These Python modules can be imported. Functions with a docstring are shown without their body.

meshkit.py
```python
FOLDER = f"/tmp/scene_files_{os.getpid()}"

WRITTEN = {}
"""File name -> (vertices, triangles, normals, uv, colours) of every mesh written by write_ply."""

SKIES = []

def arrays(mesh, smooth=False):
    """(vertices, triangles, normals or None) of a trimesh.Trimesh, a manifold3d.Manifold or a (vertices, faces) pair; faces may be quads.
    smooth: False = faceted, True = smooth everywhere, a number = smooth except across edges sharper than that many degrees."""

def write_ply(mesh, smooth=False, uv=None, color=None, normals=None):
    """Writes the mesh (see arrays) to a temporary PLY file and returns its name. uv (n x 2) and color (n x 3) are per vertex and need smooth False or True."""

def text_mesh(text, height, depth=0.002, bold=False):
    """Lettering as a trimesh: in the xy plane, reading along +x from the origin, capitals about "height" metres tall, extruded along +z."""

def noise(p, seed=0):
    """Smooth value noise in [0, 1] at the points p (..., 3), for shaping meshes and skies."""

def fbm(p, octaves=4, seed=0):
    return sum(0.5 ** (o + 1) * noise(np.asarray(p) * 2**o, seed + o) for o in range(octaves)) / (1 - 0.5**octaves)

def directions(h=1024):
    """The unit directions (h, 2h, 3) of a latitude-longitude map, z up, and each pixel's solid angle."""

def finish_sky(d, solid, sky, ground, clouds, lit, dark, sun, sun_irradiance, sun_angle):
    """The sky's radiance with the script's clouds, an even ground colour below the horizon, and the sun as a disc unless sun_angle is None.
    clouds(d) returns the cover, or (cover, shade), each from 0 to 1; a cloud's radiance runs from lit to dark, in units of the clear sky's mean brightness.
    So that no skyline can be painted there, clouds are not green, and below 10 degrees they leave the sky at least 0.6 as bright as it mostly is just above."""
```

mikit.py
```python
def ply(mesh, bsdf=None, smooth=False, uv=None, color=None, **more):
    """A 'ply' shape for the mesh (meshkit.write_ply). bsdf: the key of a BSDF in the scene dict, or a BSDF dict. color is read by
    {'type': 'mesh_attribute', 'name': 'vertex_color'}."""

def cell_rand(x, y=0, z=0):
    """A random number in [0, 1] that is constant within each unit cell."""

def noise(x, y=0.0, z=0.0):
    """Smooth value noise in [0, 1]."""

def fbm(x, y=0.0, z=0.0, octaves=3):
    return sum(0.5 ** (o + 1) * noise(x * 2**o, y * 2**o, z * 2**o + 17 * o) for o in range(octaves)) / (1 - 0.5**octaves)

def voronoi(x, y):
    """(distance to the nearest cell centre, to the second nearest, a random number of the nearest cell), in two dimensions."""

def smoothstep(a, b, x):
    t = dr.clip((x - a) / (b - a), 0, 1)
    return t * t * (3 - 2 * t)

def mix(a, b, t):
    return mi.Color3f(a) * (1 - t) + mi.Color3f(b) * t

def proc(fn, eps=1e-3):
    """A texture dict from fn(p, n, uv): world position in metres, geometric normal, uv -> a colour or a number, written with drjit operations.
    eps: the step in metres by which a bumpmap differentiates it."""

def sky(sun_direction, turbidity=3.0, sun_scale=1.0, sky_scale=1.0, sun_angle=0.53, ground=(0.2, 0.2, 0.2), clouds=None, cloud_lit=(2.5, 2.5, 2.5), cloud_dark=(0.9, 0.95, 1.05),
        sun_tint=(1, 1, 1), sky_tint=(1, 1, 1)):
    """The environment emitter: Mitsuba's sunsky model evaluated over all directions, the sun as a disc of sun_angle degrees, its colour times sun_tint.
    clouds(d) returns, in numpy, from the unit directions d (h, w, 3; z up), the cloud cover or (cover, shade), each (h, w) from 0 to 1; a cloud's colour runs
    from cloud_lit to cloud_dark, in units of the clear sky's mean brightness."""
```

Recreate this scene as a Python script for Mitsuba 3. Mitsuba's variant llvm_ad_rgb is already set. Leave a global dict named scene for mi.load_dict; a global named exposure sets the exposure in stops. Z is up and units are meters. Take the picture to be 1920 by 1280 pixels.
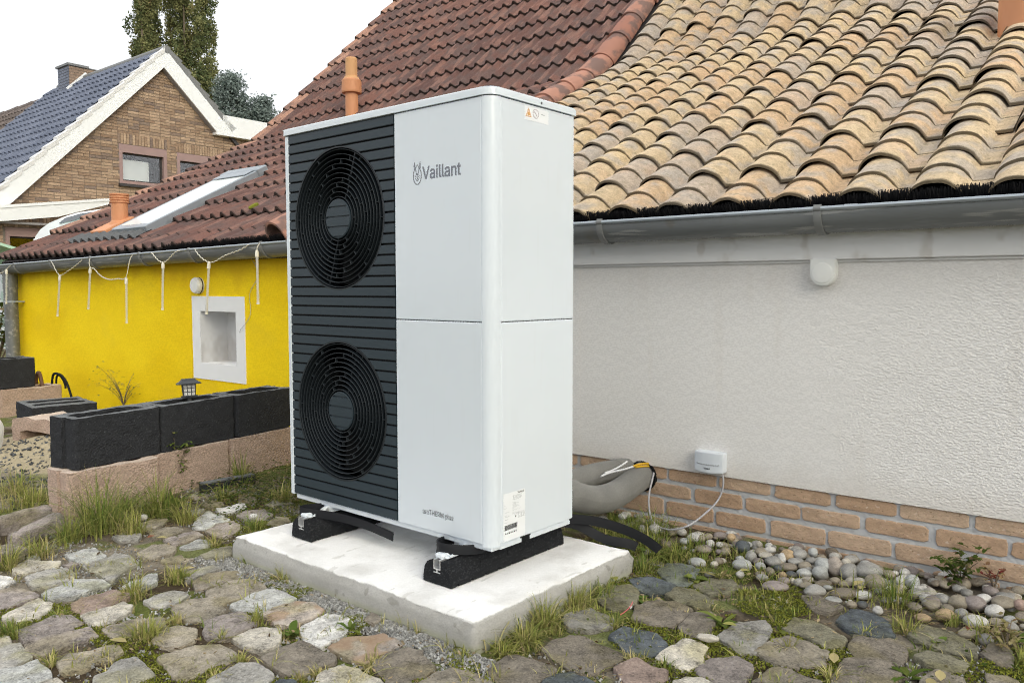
import math, random
import numpy as np, trimesh, shapely
import shapely.geometry as sg
import drjit as dr
import mitsuba as mi, mikit, meshkit
from mikit import noise, fbm, voronoi, cell_rand, smoothstep, mix
from meshkit import fbm as nfbm

# ---------------------------------------------------------------- camera, sky, exposure
# house frame: x along the house wall (to the right), y into the house (wall face y = 0), z up; ground at GZ
GZ = -0.215
T = mi.ScalarTransform4f
EYE = np.array([1.2103, -3.2358, 0.8274]); FWD = np.array([-0.62442, 0.77841, -0.06463]); UPV = np.array([-0.03983, 0.05091, 0.99791])
scene = {'type': 'scene'}
scene['camera'] = {'type': 'perspective', 'fov': 64.741, 'fov_axis': 'x', 'near_clip': 0.05, 'far_clip': 2000.0,
                   'to_world': T().look_at(origin=EYE.tolist(), target=(EYE + FWD).tolist(), up=UPV.tolist())}
def clouds(d):
    n = nfbm(d * np.array([2.2, 2.2, 4.0]), 4, 3)
    return np.ones(d.shape[:2]), np.clip((n - .30) * 1.0, 0, 1)
scene['sky'] = mikit.sky((0.92, -0.40, 0.54), turbidity=3, sun_scale=0.30, sun_angle=34, clouds=clouds, cloud_lit=(2.45, 2.5, 2.56), cloud_dark=(2.0, 2.08, 2.2), sun_tint=(.81, .95, 1.14))
exposure = 2.62
labels = {}
rng = np.random.default_rng(7)
PI = math.pi

# measured outlines: cobbles (tone, then x y corners), pebbles (x y z, radii, tone), grass clumps (x y height spread count hue), millimetres
COB="""0 -2125 -2084 -2155 -2022 -2045 -1952 -2000 -1975 -2003 -2083 -2050 -2105;1 -1958 -2101 -1979 -2024 -1952 -1970 -1859 -1976 -1803 -2023 -1801 -2101 -1848 -2117;2 -2119 -1897 -2095 -1804 -1964 -1818 -1951 -1851 -1958 -1908 -2017 -1913;1 -1910 -1920 -1964 -1782 -1897 -1764 -1788 -1772 -1746 -1854 -1679 -1924 -1766 -1917;8 -2053 -2154 -2026 -2140 -1955 -2144 -1941 -2192 -1999 -2194;3 -1868 -2232 -1878 -2177 -1840 -2154 -1748 -2143 -1724 -2157 -1701 -2274 -1758 -2276;2 -1738 -2128 -1790 -2005 -1736 -1939 -1670 -1938 -1645 -1956 -1639 -2083 -1667 -2132;4 -1563 -2113 -1595 -1987 -1587 -1959 -1484 -1952 -1471 -1982 -1447 -2077 -1457 -2116 -1506 -2125;0 -1634 -2287 -1695 -2161 -1618 -2151 -1571 -2177 -1537 -2221 -1552 -2280 -1587 -2297;0 -1437 -2130 -1438 -2001 -1402 -1992 -1357 -2018 -1315 -2097 -1321 -2130 -1370 -2140;3 -1481 -2302 -1506 -2185 -1468 -2155 -1371 -2159 -1356 -2202 -1350 -2303 -1358 -2325;3 -1327 -2335 -1346 -2259 -1317 -2160 -1252 -2168 -1242 -2216 -1250 -2331 -1276 -2343;5 -1285 -2134 -1267 -2035 -1211 -1985 -1149 -2014 -1155 -2074 -1190 -2144;0 -1458 -2358 -1470 -2341 -1427 -2344 -1403 -2355 -1409 -2375;1 -1403 -2395 -1373 -2341 -1315 -2350 -1269 -2347 -1241 -2362 -1228 -2437 -1291 -2438;2 -1224 -2455 -1212 -2352 -1098 -2363 -1069 -2373 -1093 -2442 -1144 -2482;5 -1149 -2316 -1182 -2277 -1153 -2235 -1144 -2203 -1121 -2170 -1072 -2180 -1056 -2214 -1097 -2247 -1061 -2281 -1073 -2326 -1100 -2330;1 -980 -2268 -1028 -2201 -1012 -2169 -878 -2187 -880 -2206 -866 -2260 -930 -2312 -979 -2293;0 -1051 -2396 -1045 -2367 -995 -2364 -962 -2377 -1011 -2408;2 -1600 -1920 -1623 -1811 -1613 -1795 -1547 -1833 -1524 -1887 -1494 -1927 -1551 -1923;3 -1996 -1956 -2006 -1926 -1967 -1924 -1952 -1953;2 -2192 -2009 -2208 -1977 -2175 -1977 -2141 -1994 -2155 -2014;5 -1903 -1724 -1941 -1643 -1911 -1600 -1846 -1595 -1805 -1628 -1791 -1706 -1844 -1730;1 -1426 -1879 -1424 -1842 -1392 -1821 -1332 -1831 -1303 -1900 -1345 -1946 -1405 -1942;6 -1448 -1739 -1468 -1671 -1460 -1609 -1418 -1592 -1354 -1619 -1351 -1677 -1351 -1749 -1366 -1776;5 -1322 -1768 -1338 -1666 -1318 -1613 -1257 -1602 -1192 -1622 -1166 -1658 -1173 -1770 -1190 -1803 -1253 -1794;2 -1143 -1784 -1166 -1685 -1152 -1626 -1104 -1608 -1022 -1617 -1007 -1676 -1025 -1753 -1087 -1790;10 -1006 -1762 -1005 -1687 -992 -1632 -937 -1608 -875 -1621 -857 -1678 -862 -1763 -905 -1775;5 -1275 -1915 -1295 -1842 -1267 -1799 -1161 -1812 -1118 -1827 -1101 -1897 -1127 -1941 -1199 -1940;3 -1089 -1910 -1086 -1849 -1059 -1804 -964 -1811 -947 -1831 -931 -1906 -942 -1946 -990 -1963;0 -919 -1917 -928 -1860 -905 -1825 -851 -1809 -799 -1842 -769 -1879 -781 -1918 -857 -1929;8 -816 -1749 -837 -1639 -796 -1606 -717 -1625 -678 -1703 -659 -1801 -714 -1805 -761 -1780;6 -737 -1940 -741 -1866 -736 -1813 -701 -1814 -576 -1812 -559 -1834 -568 -1922 -592 -1958 -673 -1953;5 -960 -2128 -950 -2023 -907 -1974 -823 -1971 -786 -1998 -798 -2062 -782 -2140 -807 -2156 -887 -2142;1 -729 -2110 -744 -2010 -706 -1979 -626 -1986 -603 -2009 -595 -2043 -611 -2088 -680 -2136;7 -578 -2022 -581 -1992 -554 -1974 -516 -1980 -494 -2010 -537 -2044;5 -1124 -2038 -1106 -1980 -1056 -1962 -997 -2000 -987 -2053 -1032 -2079 -1084 -2080;1 -1547 -1726 -1546 -1662 -1541 -1608 -1485 -1613 -1464 -1645 -1464 -1714 -1480 -1750;9 -1689 -1572 -1709 -1476 -1696 -1437 -1607 -1488 -1585 -1542 -1635 -1581;2 -1841 -1572 -1863 -1483 -1829 -1456 -1773 -1489 -1808 -1566;5 -1750 -1699 -1752 -1631 -1674 -1622 -1667 -1650 -1710 -1702;10 -667 -1774 -646 -1709 -605 -1651 -584 -1622 -496 -1637 -492 -1681 -494 -1735 -480 -1775 -521 -1786 -598 -1789;6 -463 -1769 -470 -1701 -448 -1642 -411 -1639 -388 -1665 -351 -1665 -312 -1684 -302 -1743 -299 -1793 -341 -1820 -418 -1789;0 -527 -1903 -530 -1837 -465 -1827 -379 -1825 -343 -1841 -320 -1890 -430 -1978 -496 -1944;5 -281 -1778 -288 -1705 -275 -1654 -230 -1632 -139 -1646 -123 -1672 -155 -1758 -235 -1823;6 -701 -1589 -732 -1539 -665 -1560 -662 -1594;6 -181 -1611 -196 -1516 -188 -1489 -116 -1476 -40 -1484 -36 -1518 -36 -1582 -55 -1618 -132 -1631;6 -140 -1406 -152 -1339 -135 -1280 -103 -1264 -31 -1277 50 -1287 65 -1323 55 -1386 51 -1441 9 -1460 -76 -1436;1 -215 -1203 -234 -1137 -198 -1076 -144 -1075 -101 -1091 -80 -1143 -116 -1201 -172 -1227;9 -253 -942 -250 -856 -208 -810 -160 -832 -111 -943 -111 -1007 -142 -1031 -211 -989;7 -41 -1205 -42 -1123 -21 -1110 60 -1106 116 -1142 125 -1202 116 -1250 61 -1262;4 81 -1372 95 -1287 159 -1310 201 -1306 217 -1345 205 -1404 166 -1441 111 -1400;7 -17 -1567 -22 -1506 1 -1477 45 -1475 91 -1484 106 -1516 7 -1596;0 246 -1343 259 -1300 292 -1291 330 -1293 339 -1330 268 -1387;7 -233 -759 -179 -689 -82 -714 -67 -774 -103 -827 -159 -824;6 -93 -961 -69 -864 -16 -844 55 -864 71 -924 70 -1023 13 -1059 -49 -1050;0 142 -1246 143 -1094 179 -1082 225 -1098 225 -1139 251 -1198 239 -1254 196 -1258;3 259 -1245 254 -1180 312 -1102 364 -1123 378 -1150 389 -1243 360 -1279 287 -1267;5 344 -1036 349 -920 384 -875 442 -872 501 -894 522 -997 466 -1057 408 -1073;9 344 -824 347 -719 388 -711 459 -741 521 -792 520 -853 495 -873 414 -841;6 93 -1015 80 -906 118 -855 149 -892 180 -1002 176 -1050 123 -1047;9 -60 -811 -69 -712 -22 -698 70 -753 94 -811 64 -846 -15 -832;11 -198 -620 -204 -513 -164 -495 -92 -508 -49 -645 -58 -703 -110 -694;1 209 -996 225 -870 283 -814 318 -854 334 -950 344 -1044 310 -1071 249 -1035;5 413 -1166 421 -1101 462 -1091 548 -1109 542 -1168 440 -1249 407 -1200;9 -30 -668 -16 -568 44 -533 91 -571 86 -660 45 -716;6 304 -520 382 -493 435 -539 420 -614 363 -617;7 459 -664 468 -545 525 -530 586 -582 619 -669 594 -706 532 -720 488 -699;6 542 -835 536 -735 570 -699 658 -717 684 -772 688 -849 643 -877 578 -882;9 659 -637 674 -541 727 -527 786 -553 833 -603 837 -674 783 -685 702 -673;6 565 -1038 559 -921 592 -886 661 -886 701 -906 692 -1014 584 -1127;9 712 -782 731 -735 785 -724 832 -734 827 -791 803 -825 745 -819;5 754 -886 780 -829 834 -837 850 -888 809 -955 764 -990;6 851 -638 870 -557 913 -581 929 -672 903 -692;5 887 -780 921 -753 953 -771 970 -825 910 -874;2 -2064 -1392 -2183 -1307 -2236 -1221 -2054 -1225 -2022 -1260 -2004 -1363;3 -1963 -1387 -2011 -1311 -1997 -1240 -1901 -1262 -1855 -1301 -1826 -1386 -1884 -1397;8 -2242 -1170 -2245 -1116 -2214 -1044 -2158 -1069 -2143 -1169 -2192 -1186;3 -2069 -1174 -2108 -1097 -2064 -1039 -1954 -1061 -1919 -1138 -1976 -1183;3 -1984 -1565 -2010 -1507 -1990 -1427 -1927 -1432 -1905 -1467 -1894 -1562 -1926 -1570;5 -2142 -1548 -2155 -1483 -2131 -1436 -2048 -1454 -2003 -1546 -2070 -1563;2 -1845 -1572 -1868 -1506 -1854 -1461 -1795 -1482 -1795 -1548;5 -2278 -1524 -2305 -1455 -2259 -1409 -2213 -1452 -2159 -1543 -2190 -1550;1 -2206 -1672 -2219 -1610 -2133 -1596 -2088 -1631 -2124 -1677;5 -1889 -1734 -1921 -1665 -1920 -1607 -1833 -1587 -1805 -1652 -1788 -1714 -1839 -1739;6 -2356 -1181 -2386 -1111 -2330 -1090 -2277 -1118 -2288 -1185;6 -2381 -959 -2288 -934 -2220 -979 -2261 -1035;1 -2130 -978 -2185 -877 -2134 -837 -2063 -877 -2096 -974;5 -1864 -1154 -1911 -1069 -1862 -1050 -1797 -1081 -1790 -1154;1 -2287 -1326 -2318 -1264 -2286 -1217 -2245 -1271 -2257 -1324;5 -2583 -1119 -2550 -1068 -2490 -1070 -2479 -1136"""
PEB="""-34 -232 -176 30 26 7;17 -200 -163 11 14 0;42 -238 -179 25 17 5;71 -219 -169 23 12 8;67 -254 -183 27 13 0;129 -251 -183 15 23 8;143 -228 -174 25 25 12;104 -277 -193 28 21 1;55 -296 -200 21 15 3;80 -338 -201 19 17 2;20 -283 -193 21 27 1;21 -370 -201 34 23 2;-13 -309 -201 17 15 2;129 -376 -201 17 18 5;112 -420 -201 18 11 5;54 -467 -201 15 15 8;183 -211 -166 28 19 1;222 -184 -158 17 19 2;181 -250 -184 30 13 1;167 -288 -197 34 14 6;138 -322 -200 15 15 7;220 -265 -188 24 17 5;233 -228 -175 22 13 1;281 -241 -178 28 24 2;318 -237 -177 26 38 10;348 -202 -163 18 14 0;281 -284 -196 29 27 2;233 -313 -201 27 18 2;200 -354 -200 20 13 7;178 -383 -201 15 16 12;373 -250 -181 31 31 1;432 -223 -171 45 30 1;467 -278 -192 32 32 5;421 -295 -198 23 21 0;383 -321 -201 24 11 5;347 -319 -201 19 14 5;320 -371 -201 32 10 6;266 -373 -200 23 12 0;251 -422 -201 16 18 1;229 -419 -201 11 14 0;283 -427 -201 26 12 5;322 -462 -201 38 24 1;347 -401 -201 17 9 2;205 -438 -201 21 16 3;201 -503 -201 45 17 3;407 -425 -201 44 19 6;461 -397 -201 31 14 8;397 -500 -201 25 10 2;542 -389 -202 28 10 8;540 -239 -178 16 16 8;577 -230 -176 24 26 2;603 -262 -185 21 10 8;551 -272 -191 21 10 0;602 -288 -198 27 20 5;538 -510 -200 15 15 8;457 -508 -201 16 13 5;483 -487 -201 18 13 7;658 -480 -200 22 11 12;641 -267 -188 19 17 0;667 -350 -201 28 20 5;730 -284 -196 31 25 5;776 -272 -192 33 26 3;796 -239 -178 24 14 8;719 -416 -201 29 24 12;702 -348 -200 15 11 8;755 -377 -201 21 21 1;801 -412 -200 34 22 8;835 -292 -197 29 22 8;881 -327 -200 20 13 2;850 -378 -202 22 16 5;853 -240 -179 39 19 5;896 -236 -177 19 19 4;873 -447 -201 27 18 12;847 -540 -201 22 18 1;802 -524 -200 33 15 5;665 -485 -200 24 13 12;684 -285 -197 23 20 1;895 -393 -201 18 18 1;909 -283 -194 14 13 2;605 -286 -195 27 20 1;-422 -240 -177 25 25 8;-472 -261 -186 21 25 1;-368 -363 -201 26 16 8;-395 -297 -199 25 12 6;-236 -235 -177 31 20 8;-162 -253 -183 18 16 8;-550 -261 -188 26 17 5;-603 -199 -163 18 15 2;-609 -273 -191 26 22 1;-507 -209 -165 22 15 5;-210 -234 -177 16 16 5;-267 -271 -191 20 14 2;-331 -462 -201 16 12 1;-320 -325 -201 24 16 6;-670 -249 -181 24 22 1;-437 -331 -201 21 33 5;-123 -449 -200 34 19 2;-29 -538 -201 22 9 1;-64 -428 -201 15 15 0;-59 -367 -201 15 11 0;-124 -248 -181 14 12 8;-99 -195 -160 18 16 12"""
GRS="""-2367 -1650 294 160 110 0;-2317 -1804 156 78 50 0;-2200 -1972 125 75 40 1;-2121 -2104 145 48 40 1;-2180 -1600 155 77 50 1;-2368 -1383 261 110 70 0;-2199 -1359 133 80 50 1;-2617 -789 215 62 40 0;-2395 -1038 115 57 25 0;-2123 -886 139 69 40 1;-1807 -1253 112 62 40 0;-1780 -1466 72 48 30 1;-3036 -1677 153 123 60 1;-3265 -1666 192 96 40 1;-1522 -1769 76 54 40 1;-1491 -1939 84 63 50 1;-1123 -2080 83 65 70 1;-1166 -1964 48 38 40 2;-948 -1940 54 22 15 1;-969 -1807 74 28 25 1;-1164 -2333 63 23 15 1;-1485 -2320 60 60 90 0;-1499 -2177 41 51 50 0;-237 -1274 123 61 90 1;-213 -1399 92 42 60 1;-262 -1077 102 74 70 1;-237 -938 77 58 40 0;-224 -1497 66 33 25 1;-328 -915 157 29 9 0;-351 -1090 141 14 5 0;-493 -302 141 70 50 0;-441 -212 143 95 60 0;-217 -429 88 66 40 0;564 -388 143 61 40 0;740 -442 70 30 20 0;-248 -645 104 52 25 0;-227 -270 91 68 30 0;408 -948 87 17 5 1;566 -1068 82 25 12 1;643 -595 76 57 25 1;847 -529 97 58 20 1;-1469 -1508 89 22 6 0;-1221 -1528 94 42 12 1;-513 -1543 69 17 5 1;-538 -1894 40 48 40 2;-461 -1771 49 49 35 2;-296 -1577 41 33 25 1;-780 -1985 42 34 25 1;-559 -1949 32 24 20 2;-80 -1123 53 35 20 1;-1092 -2213 54 36 20 1;-738 -2092 41 33 20 2;30 -1439 39 47 25 2;92 -1288 49 41 20 2;-2877 -996 158 95 30 0;-2575 -1432 143 86 40 0;203 -1043 43 26 15 1;138 -607 40 60 20 1;185 -1275 48 32 25 0;552 -717 46 37 15 1;952 -621 75 47 20 0;-637 -219 97 61 40 0;-22 -274 89 56 20 0"""

# ---------------------------------------------------------------- helpers
used = {}
def num(base):
    used[base] = used.get(base, 0) + 1
    return base if used[base] == 1 else f'{base}_{used[base]-1:03d}'
def tm(v, f): return trimesh.Trimesh(np.asarray(v, float), np.asarray(f, int), process=False)
def cat(ms): return trimesh.util.concatenate([m for m in ms if m is not None])
def put(base, mesh, mat, smooth=False, uv=None, parent=None):
    key = num((parent + '__' + base) if parent else base)
    if uv is not None and np.ndim(uv) == 1: uv = np.tile(np.asarray(uv, float), (len(mesh.vertices), 1))
    if uv is not None and smooth not in (True, False): smooth = False
    scene[key] = mikit.ply(mesh, mat, smooth=smooth, uv=uv)
    return key
def tag(key, label=None, cat_=None, group=None, kind=None):
    d = labels.setdefault(key, {})
    if label: d['label'] = label
    if cat_: d['category'] = cat_
    if group: d['group'] = group
    if kind: d['kind'] = kind
def thing(base, label, cat_, group=None):
    k = num(base); tag(k, label, cat_, group); return k
def grid(P, flip=False):
    P = np.asarray(P, float); n, m = P.shape[:2]
    i, j = np.meshgrid(np.arange(n - 1), np.arange(m - 1), indexing='ij')
    a, b, c, d = i * m + j, (i + 1) * m + j, (i + 1) * m + j + 1, i * m + j + 1
    f = np.vstack([np.stack([a, b, c], -1).reshape(-1, 3), np.stack([a, c, d], -1).reshape(-1, 3)])
    return tm(P.reshape(-1, 3), f[:, ::-1] if flip else f)
_s = np.array([[x, y, z] for x in (-1, 1) for y in (-1, 1) for z in (-1, 1)], float)
def _cb(l, h, c):
    v = []
    for k in range(3):
        e = (h - l) / 2 - c; e[k] += c if np.isscalar(c) else c[k]
        v.append((l + h) / 2 + _s * e)
    return np.vstack(v)
_ref = _cb(np.zeros(3), np.array([3., 3, 3]), .5)
_h = trimesh.convex.convex_hull(_ref)
_map = np.array([np.argmin(((_ref - p) ** 2).sum(1)) for p in _h.vertices]); _CF = _map[_h.faces]
def cbox(x0, x1, y0, y1, z0, z1, c=.002):
    l, h = np.array([x0, y0, z0], float), np.array([x1, y1, z1], float)
    return tm(_cb(l, h, min(c, .45 * (h - l).min())), _CF)
_bf = np.array([[0, 1, 3], [0, 3, 2], [4, 6, 7], [4, 7, 5], [0, 4, 5], [0, 5, 1], [2, 3, 7], [2, 7, 6], [0, 2, 6], [0, 6, 4], [1, 5, 7], [1, 7, 3]])
def box(x0, x1, y0, y1, z0, z1):
    return tm([[x, y, z] for x in (x0, x1) for y in (y0, y1) for z in (z0, z1)], _bf)
def tube(pts, r, sides=10, cap=True):
    p = np.asarray(pts, float); n = len(p); r = np.broadcast_to(r, (n,))
    t = np.gradient(p, axis=0); t /= np.linalg.norm(t, axis=1, keepdims=True) + 1e-12
    u = np.cross(t[0], [0, 0, 1.]) if abs(t[0][2]) < .9 else np.cross(t[0], [1., 0, 0]); us = []
    for k in range(n):
        u = u - t[k] * (u @ t[k]); u /= np.linalg.norm(u) + 1e-12; us.append(u.copy())
    us = np.array(us); w = np.cross(t, us); a = np.arange(sides + 1) * 2 * PI / sides
    P = p[:, None] + r[:, None, None] * (np.cos(a)[None, :, None] * us[:, None] + np.sin(a)[None, :, None] * w[:, None])
    m = grid(P, True)
    if not cap: return m
    caps = []
    for k, fl in ((0, 0), (n - 1, 1)):
        v = np.vstack([p[k], P[k, :-1]]); f = [[0, 1 + j, 1 + (j + 1) % sides] for j in range(sides)]
        caps.append(tm(v, np.array(f)[:, ::-1] if not fl else f))
    return cat([m] + caps)
def smoothpath(pts, n):
    from scipy.interpolate import CubicSpline
    p = np.asarray(pts, float); s = np.r_[0, np.cumsum(np.linalg.norm(np.diff(p, axis=0), axis=1))]
    return CubicSpline(s, p)(np.linspace(0, s[-1], n))
def lathe(prof, n=32, c=(0, 0, 0)):
    p = np.asarray(prof, float); a = np.linspace(0, 2 * PI, n + 1)
    ms = []
    for k in range(len(p) - 1):   # each band its own patch: crisp profile edges
        q = p[k:k + 2]
        P = np.stack([q[:, None, 0] * np.cos(a), q[:, None, 0] * np.sin(a), np.broadcast_to(q[:, None, 1], (2, n + 1))], -1)
        ms.append(grid(P, True))
    m = cat(ms); m.apply_translation(c); return m
def extr(poly, d):
    gs = getattr(poly, 'geoms', [poly])
    return cat([trimesh.creation.extrude_polygon(g, d, engine='earcut') for g in gs if g.area > 1e-9])
def mat4(cols, o):
    M = np.eye(4); M[:3, :3] = np.array(cols, float).T; M[:3, 3] = o; return M
def xf(m, M): m = m.copy(); m.apply_transform(M); return m
def rz(m, ang, o=(0, 0, 0)):
    c, s = math.cos(ang), math.sin(ang); M = np.eye(4); M[:2, :2] = [[c, -s], [s, c]]; M[:3, 3] = o; return xf(m, M)
def ruffle(m, amp, fr, seed=0):
    m = m.copy(); v = m.vertices
    m.vertices = v + amp * np.stack([nfbm(v * fr + 9 * k + seed * 3.1, 3, k + seed) - .5 for k in range(3)], -1) * 2
    return m
def blob(c, r, sub=2, amp=.15, seed=0, ang=0.):
    m = trimesh.creation.icosphere(subdivisions=sub); v = m.vertices
    v = v * (1 + amp * 2 * (nfbm(v * 1.1 + seed * 7.3, 2, seed) - .5))[:, None] * np.asarray(r)
    ca, sa = math.cos(ang), math.sin(ang)
    v = np.stack([v[:, 0] * ca - v[:, 1] * sa, v[:, 0] * sa + v[:, 1] * ca, v[:, 2]], -1)
    return tm(v + np.asarray(c), m.faces)
def rounded(x0, x1, y0, y1, z0, z1, r, step=.02):
    import manifold3d as m3
    s = m3.Manifold.sphere(r, 12)
    h = m3.Manifold.batch_hull([s.translate((x, y, z)) for x in (x0 + r, x1 - r) for y in (y0 + r, y1 - r) for z in (z0 + r, z1 - r)])
    h = h.refine_to_length(step).to_mesh(); return tm(h.vert_properties[:, :3], h.tri_verts)
def man(m):
    import manifold3d as m3
    m = trimesh.Trimesh(m.vertices, m.faces, process=True); m.merge_vertices()
    return m3.Manifold(m3.Mesh(np.asarray(m.vertices, np.float32), np.asarray(m.faces, np.uint32)))
def unman(h): h = h.to_mesh(); return tm(h.vert_properties[:, :3], h.tri_verts)

# ---------------------------------------------------------------- materials
C3 = mi.Color3f
def P(fn, eps=1e-3): return mikit.proc(fn, eps)
def rgb(c): return {'type': 'rgb', 'value': list(map(float, c))}
def prin(col, rough=.7, spec=.4, bump=None, bs=1.0, eps=1e-3, **k):
    b = {'type': 'principled', 'base_color': P(col) if callable(col) else rgb(col), 'roughness': P(rough) if callable(rough) else rough, 'specular': spec, **k}
    if bump is not None: b = {'type': 'bumpmap', 'scale': bs, 'tex': P(bump, eps), 'bsdf': b}
    return {'type': 'twosided', 'bsdf': b}
def M(name, *a, **k): scene['mat_' + name] = prin(*a, **k); return 'mat_' + name
PAL = [(.50, .47, .41), (.33, .325, .31), (.43, .445, .44), (.30, .26, .25), (.35, .25, .215), (.30, .265, .21), (.215, .185, .15), (.095, .108, .12), (.66, .65, .625), (.245, .235, .16), (.44, .385, .34), (.115, .145, .135), (.42, .31, .19)]
def pal(u):
    c = C3(PAL[0])
    for k in range(1, len(PAL)): c = dr.select(u > k - .5, C3(PAL[k]), c)
    return c
def f_stone(p, n, uv):
    k = dr.floor(uv.x + .5); a = fbm(p.x * 28 + k * 3, p.y * 28, p.z * 28, 4); b = .6 * noise(p.x * 300, p.y * 300, p.z * 300) + .4 * noise(p.x * 130, p.y * 130, p.z * 130); e = fbm(p.x * 7, p.y * 7, p.z * 7 + k, 3)
    c = mix(pal(uv.x), C3(.315, .29, .25) * dr.select(k > 6.5, .8, 1.0), dr.select((k > 6.5) & (k < 8.5), 0.0, .28)) * (.38 + 1.0 * a + 1.05 * (b - .5)) * uv.y
    moss = smoothstep(.50, .66, e) * .55 * dr.select((k > 7.5) & (k < 8.5), 0.0, 1.0)
    c = mix(c, c * C3(.78, .76, .48), moss)
    rust = smoothstep(.45, .62, fbm(p.x * 16 + 5, p.y * 16, p.z * 9, 3)) * dr.select((k > 9.5) & (k < 10.5), 1.0, 0.0)
    c = mix(c, C3(.30, .20, .13), rust * .7)
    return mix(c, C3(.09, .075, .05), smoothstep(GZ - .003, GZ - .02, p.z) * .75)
def b_stone(p, n, uv): return .009 * fbm(p.x * 45, p.y * 45, p.z * 45, 4) + .0042 * noise(p.x * 190, p.y * 260, p.z * 260)
M('stone', f_stone, .85, .25, b_stone, 1.0, 1.5e-3)
def f_pebble(p, n, uv):
    a = fbm(p.x * 40, p.y * 40, p.z * 60, 3); b = noise(p.x * 380, p.y * 380, p.z * 380)
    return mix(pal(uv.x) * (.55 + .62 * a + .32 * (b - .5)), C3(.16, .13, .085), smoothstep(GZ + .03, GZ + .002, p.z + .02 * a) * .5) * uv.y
M('pebble', f_pebble, .6, .4, lambda p, n, uv: .002 * fbm(p.x * 90, p.y * 90, p.z * 90, 2))
def f_soil(p, n, uv):
    a = fbm(p.x * 3.1, p.y * 3.1, 0, 4); b = fbm(p.x * 60, p.y * 60, 0, 2); g = noise(p.x * 230, p.y * 230, 0); mo = fbm(p.x * 4.5 + 30, p.y * 4.5, 0, 3)
    c = mix(C3(.060, .046, .031), C3(.19, .168, .135), smoothstep(.38, .66, a)) * (.55 + .5 * b + .55 * g)
    c = mix(c, C3(.105, .13, .03) * (.6 + .8 * g), smoothstep(.52, .62, mo) * .75)
    return mix(c, C3(.36, .31, .215) * (.75 + .3 * b + .15 * g), smoothstep(.55, .8, uv.x))
M('soil', f_soil, .95, .1, lambda p, n, uv: .012 * noise(p.x * 70, p.y * 70, 0) + .006 * noise(p.x * 210, p.y * 210, 0), 1.0, 2e-3)
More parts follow.
